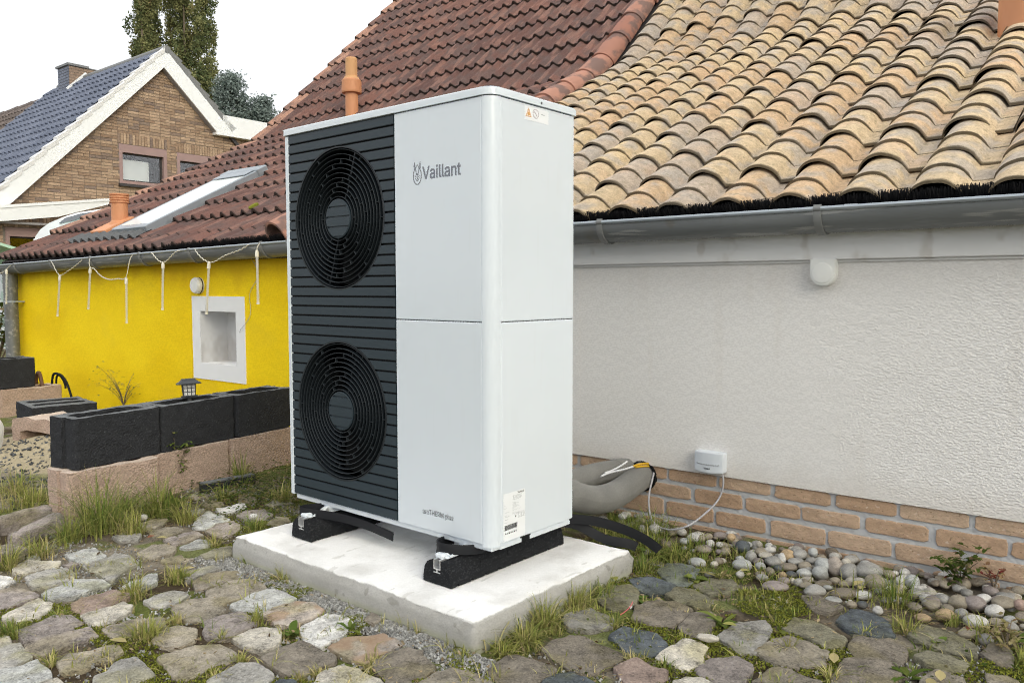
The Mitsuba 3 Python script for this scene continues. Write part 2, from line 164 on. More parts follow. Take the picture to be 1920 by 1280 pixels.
M('far_soil', lambda p, n, uv: mix((.07, .085, .035), (.13, .11, .075), fbm(p.x * .7, p.y * .7, 0, 4)), .95, .1)
def f_grit(p, n, uv): return mix((.13, .13, .125), (.42, .42, .41), uv.x) * uv.y
M('grit', f_grit, .8, .3)
def f_slab(p, n, uv):
    a = fbm(p.x * 9, p.y * 9, p.z * 9, 4); b = noise(p.x * 240, p.y * 240, p.z * 240); d = fbm(p.x * 26, p.y * 26, p.z * 26, 3)
    side = mix((.30, .295, .275), (.46, .455, .44), a * .9 + .1) * (.82 + .22 * b) 
    side = mix(side, C3(.16, .155, .135), smoothstep(.66, .76, d) * .5)
    side = mix(side, C3(.30, .31, .20), smoothstep(GZ + .035, GZ + .004, p.z + .012 * a) * .6)
    top = mix((.60, .595, .58), (.76, .76, .755), smoothstep(.25, .6, a)) * (.93 + .1 * b)
    top = mix(top, C3(.40, .39, .36), smoothstep(.70, .78, fbm(p.x * 40, p.y * 12, 3, 3)) * .4)
    return mix(side, top, smoothstep(-.139, -.134, p.z - .010 * (d - .5) - .012 * (a - .5)))
M('slab', f_slab, .85, .25, lambda p, n, uv: .002 * fbm(p.x * 60, p.y * 60, p.z * 60, 3) + .0012 * noise(p.x * 300, p.y * 300, p.z * 300))
def b_plaster(p, n, uv):
    return .0020 * smoothstep(.30, .75, fbm(p.x * 150, p.y * 150, p.z * 195, 2)) + .0016 * noise(p.x * 260, p.y * 260, p.z * 260)
def f_white(p, n, uv):
    a = fbm(p.x * 1.7, p.y, p.z * 2.3, 4); c = mix((.665, .655, .645), (.72, .712, .705), a) * (.93 + .13 * smoothstep(.3, .7, fbm(p.x * 150, p.y * 150, p.z * 195, 2)))  # fine grain repeats the bump: relief shading put into the base colour
    c = mix(c, C3(.50, .45, .39), smoothstep(.16, .02, p.z + .10 * (fbm(p.x * 9, 0, p.z * 9, 3) - .5)) * .28 + smoothstep(.62, .78, fbm(p.x * 12, 0, p.z * 1.1, 3)) * .10)
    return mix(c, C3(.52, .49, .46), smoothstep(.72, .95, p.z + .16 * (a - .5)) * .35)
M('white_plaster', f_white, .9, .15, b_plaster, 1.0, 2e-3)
def f_yellow(p, n, uv):
    a = fbm(p.x * 1.3, p.y, p.z * 2, 4); c = mix((.77, .535, .004), (.86, .63, .010), smoothstep(.25, .75, a)) * (.92 + .15 * smoothstep(.3, .7, fbm(p.x * 125, p.y * 125, p.z * 175, 2)))  # fine grain tone puts the shading of the plaster relief into the colour
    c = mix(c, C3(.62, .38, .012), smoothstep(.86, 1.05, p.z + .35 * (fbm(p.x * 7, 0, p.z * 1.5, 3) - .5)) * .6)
    c = mix(c, C3(.50, .37, .06), smoothstep(.60, .75, fbm(p.x * 3.3, 0, p.z * 4, 4)) * .10)
    return c
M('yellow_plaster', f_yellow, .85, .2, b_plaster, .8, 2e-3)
M('niche', lambda p, n, uv: mix((.66, .665, .675), (.40, .38, .36), smoothstep(.52, .72, fbm(p.x * 6, p.y * 6, p.z * 3, 4)) * .6), .8, .2)
M('white_paint', (.72, .735, .75), .55, .4)
def f_fascia(p, n, uv): return mix(mix((.60, .60, .60), (.70, .70, .70), fbm(p.x * 3, p.y, p.z * 9, 3)), C3(.42, .39, .35), smoothstep(.62, .74, fbm(p.x * 9, 0, p.z * 5, 4)) * .55)
M('fascia', f_fascia, .6, .3)
def f_brick(p, n, uv):
    a = fbm(p.x * 30, p.y * 30, p.z * 30, 3); b = noise(p.x * 210, p.y * 210, p.z * 210)
    c = mix((.40, .27, .18), (.47, .35, .255), uv.x) * (.72 + .4 * a + .22 * (b - .5))
    c = mix(c, C3(.52, .47, .41), smoothstep(.70, .86, noise(p.x * 75, p.y * 75, p.z * 75) * .6 + b * .4) * .6)
    return mix(c, C3(.14, .09, .06), smoothstep(.86, .92, noise(p.x * 120 + 9, p.y * 120, p.z * 120)) * .6)
M('brick', f_brick, .9, .15, lambda p, n, uv: .004 * fbm(p.x * 70, p.y * 70, p.z * 70, 3))
M('mortar', lambda p, n, uv: mix((.35, .36, .375), (.47, .48, .495), fbm(p.x * 25, p.y * 25, p.z * 25, 3)), .95, .1, lambda p, n, uv: .004 * noise(p.x * 90, p.y * 90, p.z * 90))
def f_farbrick(p, n, uv): 
    c = mix((.27, .185, .13), (.43, .315, .225), uv.x); c = mix(c, C3(.20, .155, .135), smoothstep(.75, .95, uv.y) * .8)
    return c * (.8 + .4 * noise(p.x * 22, p.y * 22, p.z * 40))
M('far_brick', f_farbrick, .9, .15)
M('far_mortar', (.21, .185, .16), .95, .1)
def f_sand(p, n, uv):
    t = uv.x; a = fbm(p.x * 11, p.y * 11, p.z * 11, 3); b = noise(p.x * 150, p.y * 150, p.z * 150); d = fbm(p.x * 34, p.y * 34, p.z * 34, 3)
    c = dr.select(t < .42, C3(.495, .39, .26), dr.select(t < .66, C3(.485, .35, .225), dr.select(t < .88, C3(.41, .34, .275), C3(.51, .395, .25))))
    c = mix(c, C3(.36, .325, .29), smoothstep(.46, .66, a) * .7)
    c = mix(c, C3(.55, .38, .25), smoothstep(.54, .70, fbm(p.x * 7 + 40, p.y * 7, p.z * 7, 3)) * .35)
    c = c * (.66 + .50 * d + .34 * (b - .5))
    c = mix(c, C3(.20, .175, .115), smoothstep(.68, .80, fbm(p.x * 52, p.y * 52, p.z * 52, 2)) * .5)
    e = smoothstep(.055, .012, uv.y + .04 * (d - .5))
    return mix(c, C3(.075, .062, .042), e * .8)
M('sand_tile', f_sand, .9, .15, lambda p, n, uv: .003 * fbm(p.x * 90, p.y * 90, p.z * 90, 3))
def f_red(p, n, uv):
    t = uv.x; a = fbm(p.x * 6, p.y * 6, p.z * 6, 4); b = noise(p.x * 110, p.y * 110, p.z * 110); st = fbm(p.x * 34, p.y * 4, p.z * 4, 3)
    c = mix((.105, .060, .055), (.185, .094, .076), t); c = dr.select(t > .93, C3(.37, .215, .16), c)
    c = mix(c, C3(.105, .078, .075), smoothstep(.42, .62, a) * .62)
    c = mix(c, C3(.27, .155, .125), smoothstep(.52, .66, st) * .5) * (.78 + .32 * b + .1)
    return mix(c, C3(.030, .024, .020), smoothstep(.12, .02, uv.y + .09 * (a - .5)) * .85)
M('red_tile', f_red, .8, .25, lambda p, n, uv: .002 * fbm(p.x * 80, p.y * 80, p.z * 80, 2))
def f_verge(p, n, uv):
    a = fbm(p.x * 9, p.y * 9, p.z * 9, 4); c = mix((.29, .135, .10), (.38, .20, .15), uv.x)
    return mix(c, C3(.12, .092, .088), smoothstep(.44, .60, a) * .75)
M('verge_tile', f_verge, .8, .25)
M('terracotta', lambda p, n, uv: mix((.52, .22, .10), (.58, .28, .15), fbm(p.x * 8, p.y * 8, p.z * 3, 3)), .55, .35)
M('terracotta_pale', lambda p, n, uv: mix((.55, .30, .14), (.62, .36, .18), fbm(p.x * 8, p.y * 8, p.z * 3, 3)), .6, .3)
def f_zinc(p, n, uv):
    a = fbm(p.x * 2.2, p.y * 30, p.z * 16, 4); c = mix((.10, .108, .112), (.185, .195, .20), a)
    c = mix(c, C3(.34, .34, .33), smoothstep(.60, .72, fbm(p.x * 5 + 3, p.y * 60, p.z * 42, 3)) * .6)
    return mix(c, C3(.13, .115, .085), smoothstep(.60, .74, fbm(p.x * 11, p.y * 9, p.z * 5, 3)) * .5)
M('zinc_strap', (.19, .195, .195), .5, .4, None, metallic=.2)
M('zinc', f_zinc, .48, .5, None, metallic=.25)
M('zinc_bead', (.36, .40, .44), .35, .5, None, metallic=.5)
M('black_bristle', (.008, .008, .010), .75, .25)
def f_coat(p, n, uv):
    c = mix((.615, .672, .73), (.64, .693, .745), fbm(p.x * 2.1, p.y * 2.1, p.z * 1.4, 3)); d = fbm(p.x * 55, p.y * 55, p.z * 5, 3)
    return mix(c, C3(.46, .46, .45), smoothstep(.62, .80, d) * .05 + smoothstep(.10, .0, p.z + .05 * d) * .06)
M('white_coat', f_coat, .18, .5, None, clearcoat=.4, clearcoat_gloss=.9)
M('anthracite', (.024, .037, .048), .45, .35)
M('guard', (.013, .018, .023), .45, .45)
M('cavity', (.006, .007, .008), .7, .2)
M('seam', (.10, .11, .12), .7, .2)
M('rubber', lambda p, n, uv: mix((.010, .011, .013), (.034, .036, .040), smoothstep(.5, .95, noise(p.x * 230, p.y * 230, p.z * 230))), .85, .2, lambda p, n, uv: .0025 * noise(p.x * 170, p.y * 170, p.z * 170))
M('strap', (.009, .010, .013), .6, .3)
M('alu', (.72, .73, .74), .3, .5, None, metallic=.8)
M('chrome', (.17, .18, .20), .22, .5, None, metallic=.9)
M('print_dark', (.055, .06, .066), .5, .3)
M('print_grey', (.32, .34, .36), .6, .3)
M('print_orange', (.62, .32, .10), .6, .3)
M('print_mauve', (.33, .25, .27), .6, .3)
M('paper', (.76, .785, .81), .5, .3)
M('plastic_white', (.66, .67, .655), .45, .4)
M('sensor', (.55, .59, .64), .45, .4)
M('foam', lambda p, n, uv: mix((.155, .155, .15), (.215, .213, .205), fbm(p.x * 9, p.y * 9, p.z * 9, 4)) * (.9 + .2 * noise(p.x * 260, p.y * 260, p.z * 260)), .85, .2)
M('cable', (.36, .36, .39), .5, .4)
M('cable_white', (.62, .63, .66), .5, .4)
M('cable_yellow', (.55, .33, .02), .5, .4)
M('string_white', (.70, .67, .58), .5, .4)
scene['mat_tube_clear'] = {'type': 'principled', 'base_color': rgb((.95, .94, .88)), 'roughness': .3, 'specular': .5, 'spec_trans': .6}
def f_dark(p, n, uv):
    b = noise(p.x * 210, p.y * 210, p.z * 210); a = fbm(p.x * 30, p.y * 30, p.z * 30, 3)
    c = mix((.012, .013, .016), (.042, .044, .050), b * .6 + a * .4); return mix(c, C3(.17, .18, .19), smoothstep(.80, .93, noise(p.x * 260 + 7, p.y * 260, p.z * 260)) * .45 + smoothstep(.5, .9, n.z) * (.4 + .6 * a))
M('dark_block', f_dark, .9, .2, lambda p, n, uv: .006 * noise(p.x * 130, p.y * 130, p.z * 130), 1.0, 2e-3)
def f_pink(p, n, uv):
    b = noise(p.x * 200, p.y * 200, p.z * 200); a = fbm(p.x * 14, p.y * 14, p.z * 14, 3)
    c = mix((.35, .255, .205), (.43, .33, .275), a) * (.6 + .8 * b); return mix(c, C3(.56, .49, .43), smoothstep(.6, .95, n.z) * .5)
M('pink_block', f_pink, .9, .2, lambda p, n, uv: .006 * noise(p.x * 130, p.y * 130, p.z * 130), 1.0, 2e-3)
M('blue_tile', lambda p, n, uv: mix((.075, .092, .14), (.12, .14, .20), uv.x) * (.85 + .3 * noise(p.x * 9, p.y * 9, p.z * 9)), .45, .5)
M('brown_tile', lambda p, n, uv: mix((.10, .082, .075), (.17, .14, .13), uv.x), .8, .3)
M('slate_edge', (.19, .195, .20), .6, .3)
M('barge', (.80, .82, .84), .5, .4)
M('soffit', (.30, .29, .30), .6, .3)
M('mauve_frame', (.315, .215, .205), .5, .4)
M('dark_frame', (.05, .045, .047), .5, .4)
M('room', (.012, .012, .013), .9, .1)
M('curtain', lambda p, n, uv: mix((.42, .46, .47), (.62, .66, .66), fbm(p.x * 3, p.y * 3, p.z * 2, 3)), .8, .2)
scene['mat_glass'] = {'type': 'thindielectric', 'int_ior': 1.5}
M('van', (.80, .82, .84), .25, .5, None, clearcoat=.5)
M('van_glass', (.09, .10, .12), .1, .6)
M('frosted', lambda p, n, uv: mix((.70, .74, .74), (.40, .52, .47), smoothstep(.45, .6, fbm(p.x * 5, p.y * 5, p.z * 7, 3))), .4, .4)
M('awning', (.45, .66, .52), .7, .2)
M('bark', (.16, .13, .10), .9, .1)
M('lamp_panel', (.52, .52, .49), .5, .4)
M('brown_pipe', (.16, .085, .05), .6, .3)
def f_leaf(p, n, uv):
    h = uv.x; c = mix((.115, .175, .040), (.285, .295, .085), smoothstep(0., .35, h)); c = mix(c, C3(.48, .41, .21), smoothstep(.40, .62, h)); c = mix(c, C3(.20, .045, .04), smoothstep(.66, .85, h))
    return c * uv.y
scene['mat_leaf'] = {'type': 'principledthin', 'base_color': P(f_leaf), 'roughness': .6, 'diff_trans': .55, 'spec_trans': 0.0}
def f_tree(p, n, uv):
    c = mix((.10, .13, .062), (.26, .265, .12), smoothstep(0., .6, uv.x)); c = mix(c, C3(.27, .22, .11), smoothstep(.7, .95, uv.x)); return c * uv.y
scene['mat_tree'] = {'type': 'principledthin', 'base_color': P(f_tree), 'roughness': .6, 'diff_trans': .5, 'spec_trans': 0.0}
scene['mat_conifer'] = {'type': 'principledthin', 'base_color': P(lambda p, n, uv: mix((.085, .12, .105), (.25, .30, .285), uv.x) * uv.y), 'roughness': .7, 'diff_trans': .35, 'spec_trans': 0.0}
M('moss', lambda p, n, uv: mix((.060, .072, .014), (.20, .215, .032), uv.x) * uv.y, .95, .1)
M('litter', lambda p, n, uv: mix((.075, .048, .028), (.36, .28, .17), uv.x) * uv.y, .95, .1)
M('shard', lambda p, n, uv: mix((.022, .025, .03), (.12, .125, .13), uv.x), .7, .4)

# ---------------------------------------------------------------- ground and paving
PHI = 0.0259769; U0 = np.array([-1.53326, -1.26060, 0.0])
MU = mat4([[math.cos(PHI), -math.sin(PHI), 0], [math.sin(PHI), math.cos(PHI), 0], [0, 0, 1]], U0)   # heat pump frame -> house frame
SL = (-.036, 1.251, -.249, .612, -.129)                                                         # slab in the heat pump frame
def to_unit(x, y):
    dx, dy = x - U0[0], y - U0[1]; c, s = math.cos(PHI), math.sin(PHI)
    return c * dx - s * dy, s * dx + c * dy
def in_slab(x, y, m=0.0):
    a, b = to_unit(x, y); return (a > SL[0] - m) & (a < SL[1] + m) & (b > SL[2] - m) & (b < SL[3] + m)
def heap(x, y):      # sand heap behind the planter row
    return .115 * np.exp(-(((x + 4.15) / .75) ** 2 + ((y + .98) / .38) ** 2)) + .03 * np.exp(-(((x + 3.9) / .9) ** 2 + ((y + 1.45) / .4) ** 2))
gx, gy = np.meshgrid(np.arange(-8.0, 3.2, .025), np.arange(-4.4, .03, .025), indexing='ij')
gz = GZ - .011 + .012 * (nfbm(np.stack([gx * 9, gy * 9, 0 * gx], -1), 4, 1) - .5) * 2 + heap(gx, gy)
sandy = np.clip(heap(gx, gy) / .05 - .1, 0, 1)
g = grid(np.stack([gx, gy, gz], -1))
k = put('ground', g, 'mat_soil', True, np.stack([sandy.ravel(), 0 * sandy.ravel()], -1)); tag(k, kind='structure')
far = tm([[-400, -400, GZ - .07], [400, -400, GZ - .07], [400, 400, GZ - .07], [-400, 400, GZ - .07]], [[0, 1, 2], [0, 2, 3]])
tag(put('terrain', far, 'mat_far_soil'), kind='structure')

def cobble(poly, pal_, seed, h=0.0):
    p = sg.Polygon(poly).buffer(0)
    if p.geom_type != 'Polygon' or p.area < 4e-4: return None
    s = min(.018, .12 * math.sqrt(p.area))
    s *= .6; p = p.buffer(-s * .45, join_style=1).buffer(s * .45 + .0075, join_style=2)
    if p.geom_type != 'Polygon' or p.is_empty: return None
    n = 44; c = np.array(p.representative_point().coords[0]); r = shapely.get_coordinates([p.exterior.interpolate(t, normalized=True) for t in np.linspace(0, 1, n, endpoint=False)])
    rings = []
    for f_, z in ((1.01, -.055), (1.0, -.004), (.982, .0012), (.94, .0034), (.80, .0042), (.62, .0046), (.42, .0048), (.22, .005)):
        q = c + (r - c) * f_; rings.append(np.column_stack([q, np.full(n, z)]))
    R = np.array(rings); R = np.concatenate([R, R[:, :1]], 1)
    m = cat([grid(R[:3], True), grid(R[2:], True)]); m2 = tm(np.vstack([[*c, .005], rings[-1]]), [[0, 1 + j, 1 + (j + 1) % n] for j in range(n)])
    m = cat([m, m2]); v = m.vertices.copy()
    q = np.column_stack([v[:, :2] * 16, np.full(len(v), seed * 3.7)])
    v[:, 2] += ((nfbm(q, 3, seed) - .5) * .018 + (nfbm(q * 3.2, 3, seed + 9) - .5) * .009) * (v[:, 2] > -.03) + GZ + .002 + h
    w = np.column_stack([v[:, :2] * 30, v[:, 2] * 30 + seed])
    v[:, 0] += (nfbm(w, 3, seed + 1) - .5) * .016; v[:, 1] += (nfbm(w, 3, seed + 2) - .5) * .016
    a = r[np.argmax(((r[:, None] - r[None]) ** 2).sum(-1).max(1))] - c
    tilt = rng.normal(0, .012, 2); v[:, 2] += (v[:, 0] - c[0]) * tilt[0] + (v[:, 1] - c[1]) * tilt[1]
    return tm(v, m.faces)
cob = []
for i, row in enumerate(COB.split(';')):
    v = row.split(' '); pl = np.array(v[1:], float).reshape(-1, 2) / 1000
    cob.append((int(v[0]), pl))
polys = [sg.Polygon(p).buffer(0) for _, p in cob]
slab_poly = sg.Polygon([(MU @ np.array([x, y, 0, 1]))[:2] for x, y in ((SL[0], SL[2]), (SL[1], SL[2]), (SL[1], SL[3]), (SL[0], SL[3]))]).buffer(.006)
for i, (c_, pl) in enumerate(cob):
    q = polys[i].difference(slab_poly)
    for j in range(i):
        if polys[j].intersects(q): q = q.difference(polys[j].buffer(.027))
    if q.geom_type != 'Polygon': q = max(q.geoms, key=lambda s: s.area) if not q.is_empty else q
    if q.is_empty or q.area < 4e-4: continue
    polys[i] = q
    m = cobble(np.array(q.exterior.coords)[:-1], c_, i)
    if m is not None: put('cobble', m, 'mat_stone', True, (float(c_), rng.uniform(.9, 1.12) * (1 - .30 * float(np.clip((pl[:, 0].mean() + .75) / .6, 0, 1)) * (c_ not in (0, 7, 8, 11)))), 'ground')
# the paving goes on outside the frame
occ = shapely.union_all([p.buffer(.02) for p in polys] + [slab_poly.buffer(.05)])
extra = []
def cam_px(p):
    d = np.asarray(p, float) - EYE; r = np.cross(FWD, UPV); w = d @ FWD
    return 960 + 1514.4 * (d @ r) / w, 640 - 1514.4 * (d @ UPV) / w, w
for i in range(26):
    for j in range(15):
        x, y = -2.5 + i * .19 + (j % 2) * .09, -2.85 + j * .155
        X, Y, W_ = cam_px((x, y, GZ))
        if y > -.55 or (W_ > .1 and -20 < X < 1940 and Y < 1285): continue
        a = .08 * rng.uniform(.8, 1.1); b = .062 * rng.uniform(.8, 1.1); an = rng.normal(0, .12)
        q = np.array([[math.cos(t) * a * 1.12, math.sin(t) * b * 1.12] for t in np.linspace(.3, 2 * PI + .3, 8, endpoint=False)]).clip([-a, -b], [a, b]) + rng.normal(0, .006, (8, 2))
        q = q @ np.array([[math.cos(an), math.sin(an)], [-math.sin(an), math.cos(an)]]) + (x, y)
        if sg.Polygon(q).intersects(occ): continue
        m = cobble(q, 0, 500 + i * 20 + j)
        if m is not None: extra.append((m, rng.choice([0, 1, 3, 5, 6, 9])))
if extra:
    tag(put('cobble_field', cat([m for m, _ in extra]), 'mat_stone', True, np.vstack([np.tile([float(c), 1.], (len(m.vertices), 1)) for m, c in extra]), 'ground'), kind='stuff')

# ---------------------------------------------------------------- pebbles along the wall
pebs = []
for i, row in enumerate(PEB.split(';')):
    x, y, z, rx, ry, c_ = [float(t) for t in row.split(' ')]
    x, y, z, rx, ry = x / 1e3, y / 1e3, z / 1e3, rx / 1e3, ry / 1e3
    y = min(y, -.012 - ry * .5)
    b = blob((x, y, z - .004), (rx * 1.04, (rx + ry) * .52, ry * .98), 2, .17, i, .68 + rng.normal(0, .25))
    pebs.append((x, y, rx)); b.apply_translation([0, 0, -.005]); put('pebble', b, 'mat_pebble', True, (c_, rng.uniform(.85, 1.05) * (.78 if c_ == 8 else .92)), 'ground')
small, suv = [], []
px_ = np.array(pebs)
for i in range(300):
    x, y = rng.uniform(-.80, 1.3), -.02 - abs(rng.normal(0, .17))
    if y < -.5 or (x < -.22 and rng.uniform() < .6) or in_slab(x, y, .02): continue
    r = rng.uniform(.010, .026)
    b = blob((x, y, GZ + .002 + .3 * r), (r * rng.uniform(.9, 1.4), r, r * .7), 1, .2, i, rng.uniform(0, 3)); small.append(b)
    suv.append(np.tile([float(rng.choice([0, 1, 1, 2, 5, 5, 6, 8, 3])), rng.uniform(.7, 1.05)], (len(b.vertices), 1)))
tag(put('small_pebbles', cat(small), 'mat_pebble', True, np.vstack(suv), 'ground'), kind='stuff')

# grit between the stones and in front of the slab
tet = np.array([[1, 1, 1], [1, -1, -1], [-1, 1, -1], [-1, -1, 1]], float); tf = np.array([[0, 1, 2], [0, 3, 1], [0, 2, 3], [1, 3, 2]])
def tets(pos, size, r):
    n = len(pos); q = r.normal(size=(n, 4)); q /= np.linalg.norm(q, axis=1, keepdims=True); w, x, y, z = q.T
    R = np.stack([1 - 2 * (y * y + z * z), 2 * (x * y - z * w), 2 * (x * z + y * w), 2 * (x * y + z * w), 1 - 2 * (x * x + z * z), 2 * (y * z - x * w), 2 * (x * z - y * w), 2 * (y * z + x * w), 1 - 2 * (x * x + y * y)], -1).reshape(n, 3, 3)
    v = np.einsum('nij,kj->nki', R, tet) * size[:, None, None] + pos[:, None]
    return tm(v.reshape(-1, 3), (tf[None] + np.arange(n)[:, None, None] * 4).reshape(-1, 3))
def filt(pos, grow=0.0):
    u = shapely.union_all([p.buffer(grow) for p in polys]); shapely.prepare(u)
    return pos[~shapely.contains_xy(u, pos[:, 0], pos[:, 1])]
r2 = np.random.default_rng(21)
n = 15000; uu = r2.uniform(-.15, 1.45, n); vv = -.249 - np.abs(r2.normal(0, .055, n))
pos = np.column_stack([uu, vv, np.zeros(n)]) @ MU[:3, :3].T + U0
q2 = np.column_stack([r2.uniform(-3.2, 1.4, 26000), r2.uniform(-2.7, -.5, 26000), np.zeros(26000)])
keep = nfbm(q2 * 3.3, 3, 9) > .52
pos = filt(np.vstack([pos, q2[keep]]), -.004); pos = pos[~in_slab(pos[:, 0], pos[:, 1])]
pos[:, 2] = GZ - .006 + r2.uniform(-.004, .006, len(pos))
m = tets(pos, r2.uniform(.0016, .0046, len(pos)), r2)
tag(put('grit', m, 'mat_grit', False, np.repeat(np.column_stack([r2.uniform(0, 1, len(pos)), r2.uniform(.7, 1.2, len(pos))]), 4, 0)), 'fine grey grit scattered in the joints of the cobbles', 'grit', kind='stuff')
# dark gravel shards on the sand heap
n = 700; cx = r2.choice(6, n); cc = np.array([[-4.05, -1.42], [-3.75, -1.28], [-4.3, -1.25], [-3.5, -1.5], [-3.25, -1.42], [-3.15, -1.62]])[cx]
q = cc + r2.normal(0, .17, (n, 2)); q = np.column_stack([q, GZ - .010 + heap(q[:, 0], q[:, 1])]); q = q[~((q[:, 0] > -3.16) & (q[:, 1] > -1.66))]
tag(put('dark_gravel', tets(q, r2.uniform(.003, .010, len(q)), r2), 'mat_shard', False, np.repeat(np.column_stack([r2.uniform(0, 1, len(q))] * 2), 4, 0)), 'dark slate gravel strewn over the sand by the planter blocks', 'gravel', kind='stuff')

# moss cushions in the joints
q = np.column_stack([r2.uniform(-2.6, 1.3, 280000), r2.uniform(-2.7, -.3, 280000), np.zeros(280000)])
q = q[nfbm(q * 4.2 + 7, 3, 4) > .585 - .06 * (q[:, 0] > -.4)]; q = filt(q, -.006); q = q[~in_slab(q[:, 0], q[:, 1])]
q = q[(q[:, 0] > -1.9) | (r2.uniform(0, 1, len(q)) < .3)]
q[:, 2] = GZ - .008 + .010 * nfbm(q * 40, 2, 3) + r2.uniform(0, .004, len(q))
tag(put('moss', tets(q, r2.uniform(.0011, .0030, len(q)), r2), 'mat_moss', False, np.repeat(np.column_stack([r2.uniform(0, 1, len(q)), r2.uniform(.6, 1.2, len(q))]), 4, 0)), 'yellow green moss filling joints between the cobbles', 'moss', kind='stuff')

# ---------------------------------------------------------------- grass and weeds
def blades(bases, lean, h, wid, hue, bri, r, azs, seg=5):
    n = len(bases); t = np.linspace(0, 1, seg + 1); az = azs
    d = np.stack([np.cos(az), np.sin(az)], -1)
    bend = lean[:, None] * (t ** 1.8)[None]; up = np.sqrt(np.maximum(t[None] ** 2 - (bend * .8) ** 2, .04 * t[None] ** 2)) if False else t[None] * (1 - .40 * bend * t[None]).clip(.25, 1)
    cx = bases[:, None, :2] + d[:, None] * (bend * h[:, None])[..., None]
    cz = bases[:, None, 2] + up * h[:, None]
    s = np.stack([-d[:, 1], d[:, 0]], -1); ww = wid[:, None] * (1 - t ** 1.6)[None] * .5 + .0001
    L = np.concatenate([cx - s[:, None] * ww[..., None], cz[..., None]], -1); R = np.concatenate([cx + s[:, None] * ww[..., None], cz[..., None]], -1)
    V = np.stack([L, R], 2).reshape(n, -1, 3); k = np.arange(seg) * 2
    f = np.concatenate([np.stack([k, k + 1, k + 3], -1), np.stack([k, k + 3, k + 2], -1)])
    F = (f[None] + (np.arange(n) * V.shape[1])[:, None, None]).reshape(-1, 3)
    uv = np.repeat(np.column_stack([hue, bri]), V.shape[1], 0)
    return tm(V.reshape(-1, 3), F), uv
rg = np.random.default_rng(5); B, Lc, Hc, Wc, Hu, Br, Az = [], [], [], [], [], [], []
def clump(x, y, h, w, n, hue, z=None):
    p = np.column_stack([x + rg.normal(0, w * .30, n), y + rg.normal(0, w * .26, n), np.full(n, GZ - .012 if z is None else z)])
    if z is None: p = p[~in_slab(p[:, 0], p[:, 1], .004)]
    k_ = len(p); Az.append(np.arctan2(p[:, 1] - y, p[:, 0] - x) + rg.normal(0, .8, k_))
    B.append(p); Lc.append(np.abs(rg.normal(.6, .6, k_)).clip(0, 2.0)); Hc.append(h * rg.uniform(.35, 1.1, k_)); Wc.append(rg.uniform(.0020, .0055, k_))
    base = {0: .14, 1: .32, 2: .50}[hue]; Hu.append((base + rg.normal(0, .11, k_) + .25 * (rg.uniform(0, 1, k_) < .14)).clip(0, .62)); Br.append(rg.uniform(.55, 1.45, k_))
for row in GRS.split(';'):
    x, y, h, w, n, hue = [float(t) for t in row.split(' ')]
    clump(x / 1e3, y / 1e3, h / 1e3 * 1.0, w / 1e3, int(n * 2.0), int(hue)); clump(x / 1e3, y / 1e3, h / 1e3 * .7, w / 1e3 * 1.25, int(n * .9) + 8, min(2, int(hue) + 1)); clump(x / 1e3, y / 1e3, h / 1e3 * .45, w / 1e3 * 1.3, int(n * 1.0), min(2, int(hue) + 1))
for _ in range(560):                                     # sparse blades in the joints
    x, y = rg.uniform(-3.0, 1.3), rg.uniform(-2.6, -.25)
    if rg.uniform() > .25 + 1.2 * (nfbm(np.array([x * 1.3, y * 1.3, 0.]), 2, 5) - .35): continue
    if shapely.contains_xy(occ.buffer(-.035), x, y): continue
    clump(x, y, rg.uniform(.02, .055), rg.uniform(.02, .05), int(rg.uniform(5, 16)), rg.choice([0, 1, 1, 2]))
for t in np.sort(rg.uniform(0, .95, 11)):                          # along the slab's right edge
    p = MU @ np.array([1.27 + rg.uniform(0, .03), -.23 + t * .8, 0, 1]); clump(p[0], p[1], rg.uniform(.04, .12), .06, int(rg.uniform(6, 20)), rg.choice([0, 1, 1, 2]))
for x, y, h, n_ in ((-.62, -.36, .11, 40), (-.52, -.45, .10, 40), (-.40, -.42, .12, 46), (-.30, -.50, .09, 30), (-.22, -.33, .08, 26), (-.45, -.28, .10, 26), (-.12, -.42, .08, 30), (.0, -.50, .07, 26), (.12, -.45, .07, 22), (.45, -.42, .10, 26), (.60, -.48, .07, 18), (.25, -.56, .05, 18), (-.1, -.60, .05, 18), (.35, -.70, .05, 14), (-.55, -.30, .10, 40), (-.38, -.34, .11, 44), (-.48, -.38, .12, 44), (-.33, -.40, .10, 40), (-.20, -.45, .09, 34), (-.15, -.28, .08, 30), (.05, -.38, .07, 26), (.20, -.50, .06, 22), (-.28, -.56, .08, 30)): clump(x, y, h, .11, int(n_ * 1.3), rg.choice([0, 0, 1]))
for _ in range(110): clump(rg.uniform(-1.9, .0), rg.uniform(-2.35, -.95), rg.uniform(.035, .075), .05, int(rg.uniform(6, 20)), rg.choice([1, 1, 2]))
for _ in range(150): clump(rg.uniform(-.3, 1.15), rg.uniform(-1.25, -.35), rg.uniform(.02, .05), .06, int(rg.uniform(6, 18)), rg.choice([0, 0, 1, 2]))
for _ in range(60):                                      # rough grass at the left, beside the sand
    x, y = rg.uniform(-4.9, -3.0), rg.uniform(-2.05, -1.45); clump(x, y, rg.uniform(.05, .13), .09, 18, rg.choice([0, 1, 1, 2]))
for _ in range(90): clump(rg.uniform(-4.6, -2.3), rg.uniform(-3.2, -2.0), rg.uniform(.03, .10), .08, 12, rg.choice([0, 1]))
m, uv = blades(np.vstack(B), np.concatenate(Lc), np.concatenate(Hc), np.concatenate(Wc), np.concatenate(Hu), np.concatenate(Br), rg, np.concatenate(Az))
tag(put('grass', m, 'mat_leaf', False, uv), 'grass tufts growing out of the joints of the cobbles', 'grass', kind='stuff')

